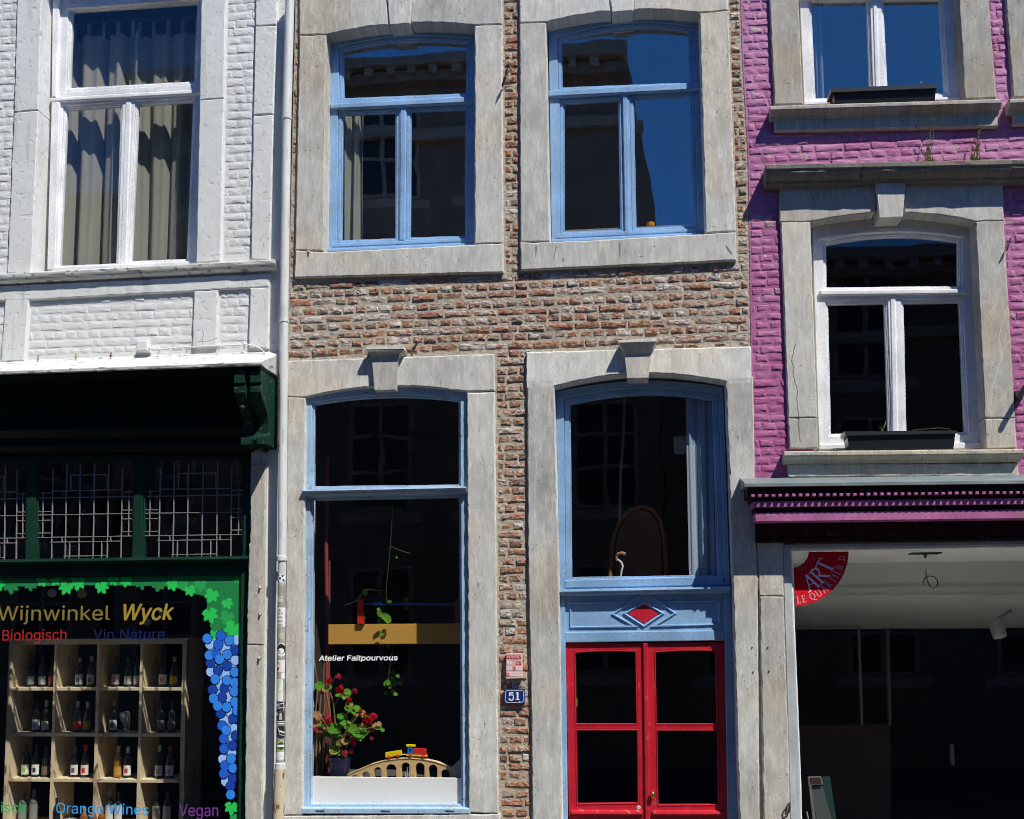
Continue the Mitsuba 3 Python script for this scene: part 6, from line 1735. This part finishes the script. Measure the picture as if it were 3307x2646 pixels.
def serif(ch):
    """capitals of a bookish serif face, unit height, as (shape, advance)"""
    B = lambda x0, z0, x1, z1: box(min(x0, x1), min(z0, z1), max(x0, x1), max(z0, z1))
    st = lambda pts, w: LineString(pts).buffer(w / 2, cap_style=2, join_style=1)
    t, T = 0.045, 0.13
    sf = lambda x, z, w=0.26: B(x - w / 2, z - 0.0, x + w / 2, z + t)
    if ch == "A":
        return unary_union([st([(0.12, 0.0), (0.42, 1.0)], 0.06), st([(0.40, 1.0), (0.72, 0.0)], T), B(0.22, 0.32, 0.60, 0.38), sf(0.12, 0), sf(0.74, 0)]), 0.86
    if ch == "R":
        return unary_union([B(0.12, 0, 0.12 + T, 1), B(0.02, 0, 0.36, t), B(0.02, 1 - t, 0.3, 1), st(arc((0.2, 0.97), (0.56, 0.74), (0.2, 0.5), 12), 0.09), st([(0.34, 0.5), (0.70, 0.02)], T), sf(0.74, 0, 0.18)]), 0.80
    if ch == "T":
        return unary_union([B(0.30, 0, 0.43, 1), B(0.02, 1 - 0.06, 0.71, 1), B(0.22, 0, 0.51, t), B(0.02, 0.78, 0.06, 1), B(0.67, 0.78, 0.71, 1)]), 0.74
    if ch == "L":
        return unary_union([B(0.12, 0, 0.25, 1), B(0.02, 1 - t, 0.35, 1), B(0.02, 0, 0.58, 0.06), B(0.54, 0, 0.58, 0.24)]), 0.64
    if ch == "E":
        return unary_union([B(0.12, 0, 0.25, 1), B(0.02, 1 - 0.06, 0.56, 1), B(0.02, 0, 0.60, 0.06), B(0.2, 0.48, 0.45, 0.54), B(0.52, 0.8, 0.56, 1), B(0.56, 0, 0.60, 0.22), B(0.42, 0.40, 0.46, 0.62)]), 0.66
    if ch in "QO":
        g = affinity.scale(Point(0.42, 0.5).buffer(0.5), 0.80, 1.0).difference(affinity.scale(Point(0.42, 0.5).buffer(0.42), 0.68, 1.0))
        return (unary_union([g, st([(0.40, 0.04), (0.60, -0.12), (0.86, -0.20)], 0.09)]) if ch == "Q" else g), 0.88
    if ch == "U":
        return unary_union([st([(0.15, 1), (0.15, 0.3), *arc((0.15, 0.3), (0.40, 0.02), (0.66, 0.3), 10), (0.66, 1)], 0.10), B(0.02, 1 - t, 0.3, 1), B(0.54, 1 - t, 0.78, 1)]), 0.82
    if ch == "I":
        return unary_union([B(0.12, 0, 0.25, 1), B(0.02, 0, 0.36, t), B(0.02, 1 - t, 0.36, 1)]), 0.40
    if ch == "D":
        return unary_union([B(0.12, 0, 0.25, 1), st(arc((0.14, 0.97), (0.70, 0.5), (0.14, 0.03), 16), 0.09), B(0.02, 0, 0.25, t), B(0.02, 1 - t, 0.25, 1)]), 0.82
    if ch == "W":
        return unary_union([st([(0.1, 1), (0.33, 0)], T), st([(0.31, 0), (0.55, 1)], 0.06), st([(0.5, 1), (0.73, 0)], T), st([(0.71, 0), (0.95, 1)], 0.06), sf(0.1, 1 - t, 0.22), sf(0.52, 1 - t, 0.2), sf(0.95, 1 - t, 0.2)]), 1.06
    if ch == "Y":
        return unary_union([st([(0.08, 1), (0.38, 0.45)], T), st([(0.38, 0.45), (0.66, 1)], 0.06), B(0.31, 0, 0.44, 0.5), B(0.22, 0, 0.53, t), sf(0.08, 1 - t, 0.22), sf(0.66, 1 - t, 0.2)]), 0.76
    if ch == "C":
        return unary_union([st(arc((0.66, 0.80), (0.08, 0.5), (0.66, 0.18), 16), 0.10), B(0.64, 0.74, 0.68, 0.98)]), 0.76
    if ch == "K":
        return unary_union([B(0.12, 0, 0.25, 1), st([(0.22, 0.45), (0.62, 0.98)], 0.06), st([(0.30, 0.58), (0.72, 0.02)], T), B(0.02, 0, 0.35, t), B(0.02, 1 - t, 0.35, 1), sf(0.66, 1 - t, 0.2), sf(0.74, 0, 0.18)]), 0.82
    return None, 0.34


def on_arc(s, r, h, a0, a1, inward=False):
    """letters standing on the circle of radius r round the sticker's corner, from angle a0 to a1 (degrees below the level)"""
    total = sum(serif(c)[1] for c in s)
    out, adv = [], 0.0
    for ch_ in s:
        g, w = serif(ch_)
        if g is not None:
            a = math.radians(a0 + (a1 - a0) * (adv + w / 2) / total)
            q = affinity.translate(affinity.scale(g, h, h, origin=(0, 0)), -w * h / 2, 0)
            # the line reads along growing height: from the lower left upwards to the right; feet point away from the corner
            q = affinity.rotate(q, math.degrees(math.pi / 2 - a), origin=(0, 0))
            q = affinity.translate(q, rc[0] + r * math.cos(a), rc[1] - r * math.sin(a))
            out.append(q)
        adv += w
    return slab(unary_union(out), yq - 0.0012, yq - 0.0003, 0.0001)


add("lettering", on_arc("ART", R1 * 0.80, R1 * 0.30, 70, 18), "matt", rs, color=(0.72, 0.66, 0.80))
add("lettering", on_arc("LE QUARTIER D", R1 * 0.955, R1 * 0.125, 86, 6), "matt", rs, color=(0.45, 0.40, 0.50))
add("lettering", on_arc("WYCK", R1 * 0.44, R1 * 0.10, 74, 12), "matt", rs, color=(0.22, 0.06, 0.10))
cm = thing("ceiling_fitting", "black ceiling plate with a looped cable under the gallery's white ceiling", "ceiling fitting")
a = pt3("l", 1055, 303, 1.0)
a[2] = zc
k1, k2 = pt3("l", 972, 303, 1.0), pt3("l", 1136, 299, 1.0)
add("plate", bx(k1[0], k2[0], 0.93, 1.06, zc - 0.012, zc - 0.0005, 0.0), "iron", cm)
add("plug", tube([a + [0, 0, -0.01], a + [0, 0, -0.045]], [0.016, 0.008], 10), "iron", cm)
lp = [pt3("l", x, y, 1.0) for x, y in ((1056, 330), (1058, 360), (1064, 390), (1078, 420), (1100, 434), (1120, 420), (1122, 392), (1104, 370), (1075, 364), (1048, 378), (1042, 400), (1050, 416))]
add("cable", tube(lp, 0.0045, 7), "iron", cm, smooth=True)
cd = thing("ceiling_cable", "thin cable stapled across the gallery's white ceiling", "cable")
b0, b1 = pt3("l", 560, 430, 2.6), pt3("l", 1700, 414, 2.6)
b0[2] = b1[2] = zc - 0.006
add("sheath", tube([b0, b1], 0.004, 6), "iron", cd)
sl = thing("spotlight", "white unlit spotlight hanging from the gallery ceiling at the right edge", "spotlight")
a = pt3("l", 1450, 660, 2.0)
add("head", tube([a + [-0.01, 0, 0.06], a + [0.0, -0.03, 0.0], a + [0.01, -0.06, -0.07]], [0.05, 0.062, 0.058], 14), "matt", sl, color=(0.42, 0.42, 0.41), smooth=40)
add("arm", tube([a + [0, 0, 0.05], a + [0.03, 0.05, 0.09], a + [0.2, 0.205, 0.16]], 0.014, 8), "matt", sl, color=(0.30, 0.30, 0.29))
pt_ = thing("brown_partition", "low brown partition with a glazed frame above it, dim at the left of the gallery", "partition")
add("panel", slab(P("l", [(300, 1200), (858, 1196), (870, 2400), (300, 2400)], 1.8), 1.8, 1.85, 0.003), "matt", pt_, color=(0.014, 0.008, 0.0065))
add("frame_post", slab(P("l", [(676, 655), (688, 655), (706, 1198), (694, 1198)], 1.8), 1.8, 1.84, 0.003), "matt", pt_, color=(0.11, 0.11, 0.10))
add("frame_post", slab(P("l", [(834, 664), (852, 664), (866, 1198), (848, 1198)], 1.8), 1.8, 1.84, 0.003), "matt", pt_, color=(0.05, 0.055, 0.05))
add("frame_rail", slab(P("l", [(320, 648), (688, 640), (688, 654), (320, 662)], 1.8), 1.8, 1.84, 0.003), "matt", pt_, color=(0.11, 0.11, 0.10))
ea = thing("leaflet_stand", "grey leaflet stand with dark papers at the foot of the gallery window", "stand")
for nm, pts, col, d in (("side", [(396, 1490), (410, 1490), (445, 1760), (428, 1760)], (0.14, 0.15, 0.145), 0.5), ("head", [(400, 1488), (470, 1486), (482, 1530), (412, 1536)], (0.18, 0.18, 0.175), 0.5), ("paper", [(414, 1548), (478, 1540), (540, 1760), (450, 1760)], (0.07, 0.085, 0.085), 0.52),
                        ("paper", [(470, 1490), (520, 1486), (560, 1760), (520, 1760)], (0.015, 0.045, 0.04), 0.54), ("plate", [(408, 1494), (466, 1491), (474, 1524), (416, 1528)], (0.05, 0.03, 0.03), 0.495)):
    add(nm, slab(P("l", pts, d), d, d + 0.012, 0.001), "matt", ea, color=col)
one("grey_stick", tube([pt3("l", 390, 1684, 0.45), pt3("l", 402, 1740, 0.45)], 0.006, 6), "matt", "pale stick leaning beside the leaflet stand", "stick", color=(0.35, 0.35, 0.35))
one("pale_post", slab(P("l", [(1194, 1306), (1214, 1306), (1218, 1424), (1198, 1424)], 2.5), 2.5, 2.54, 0.003), "matt", "short pale post deep inside the dark gallery", "post", color=(0.16, 0.16, 0.155))
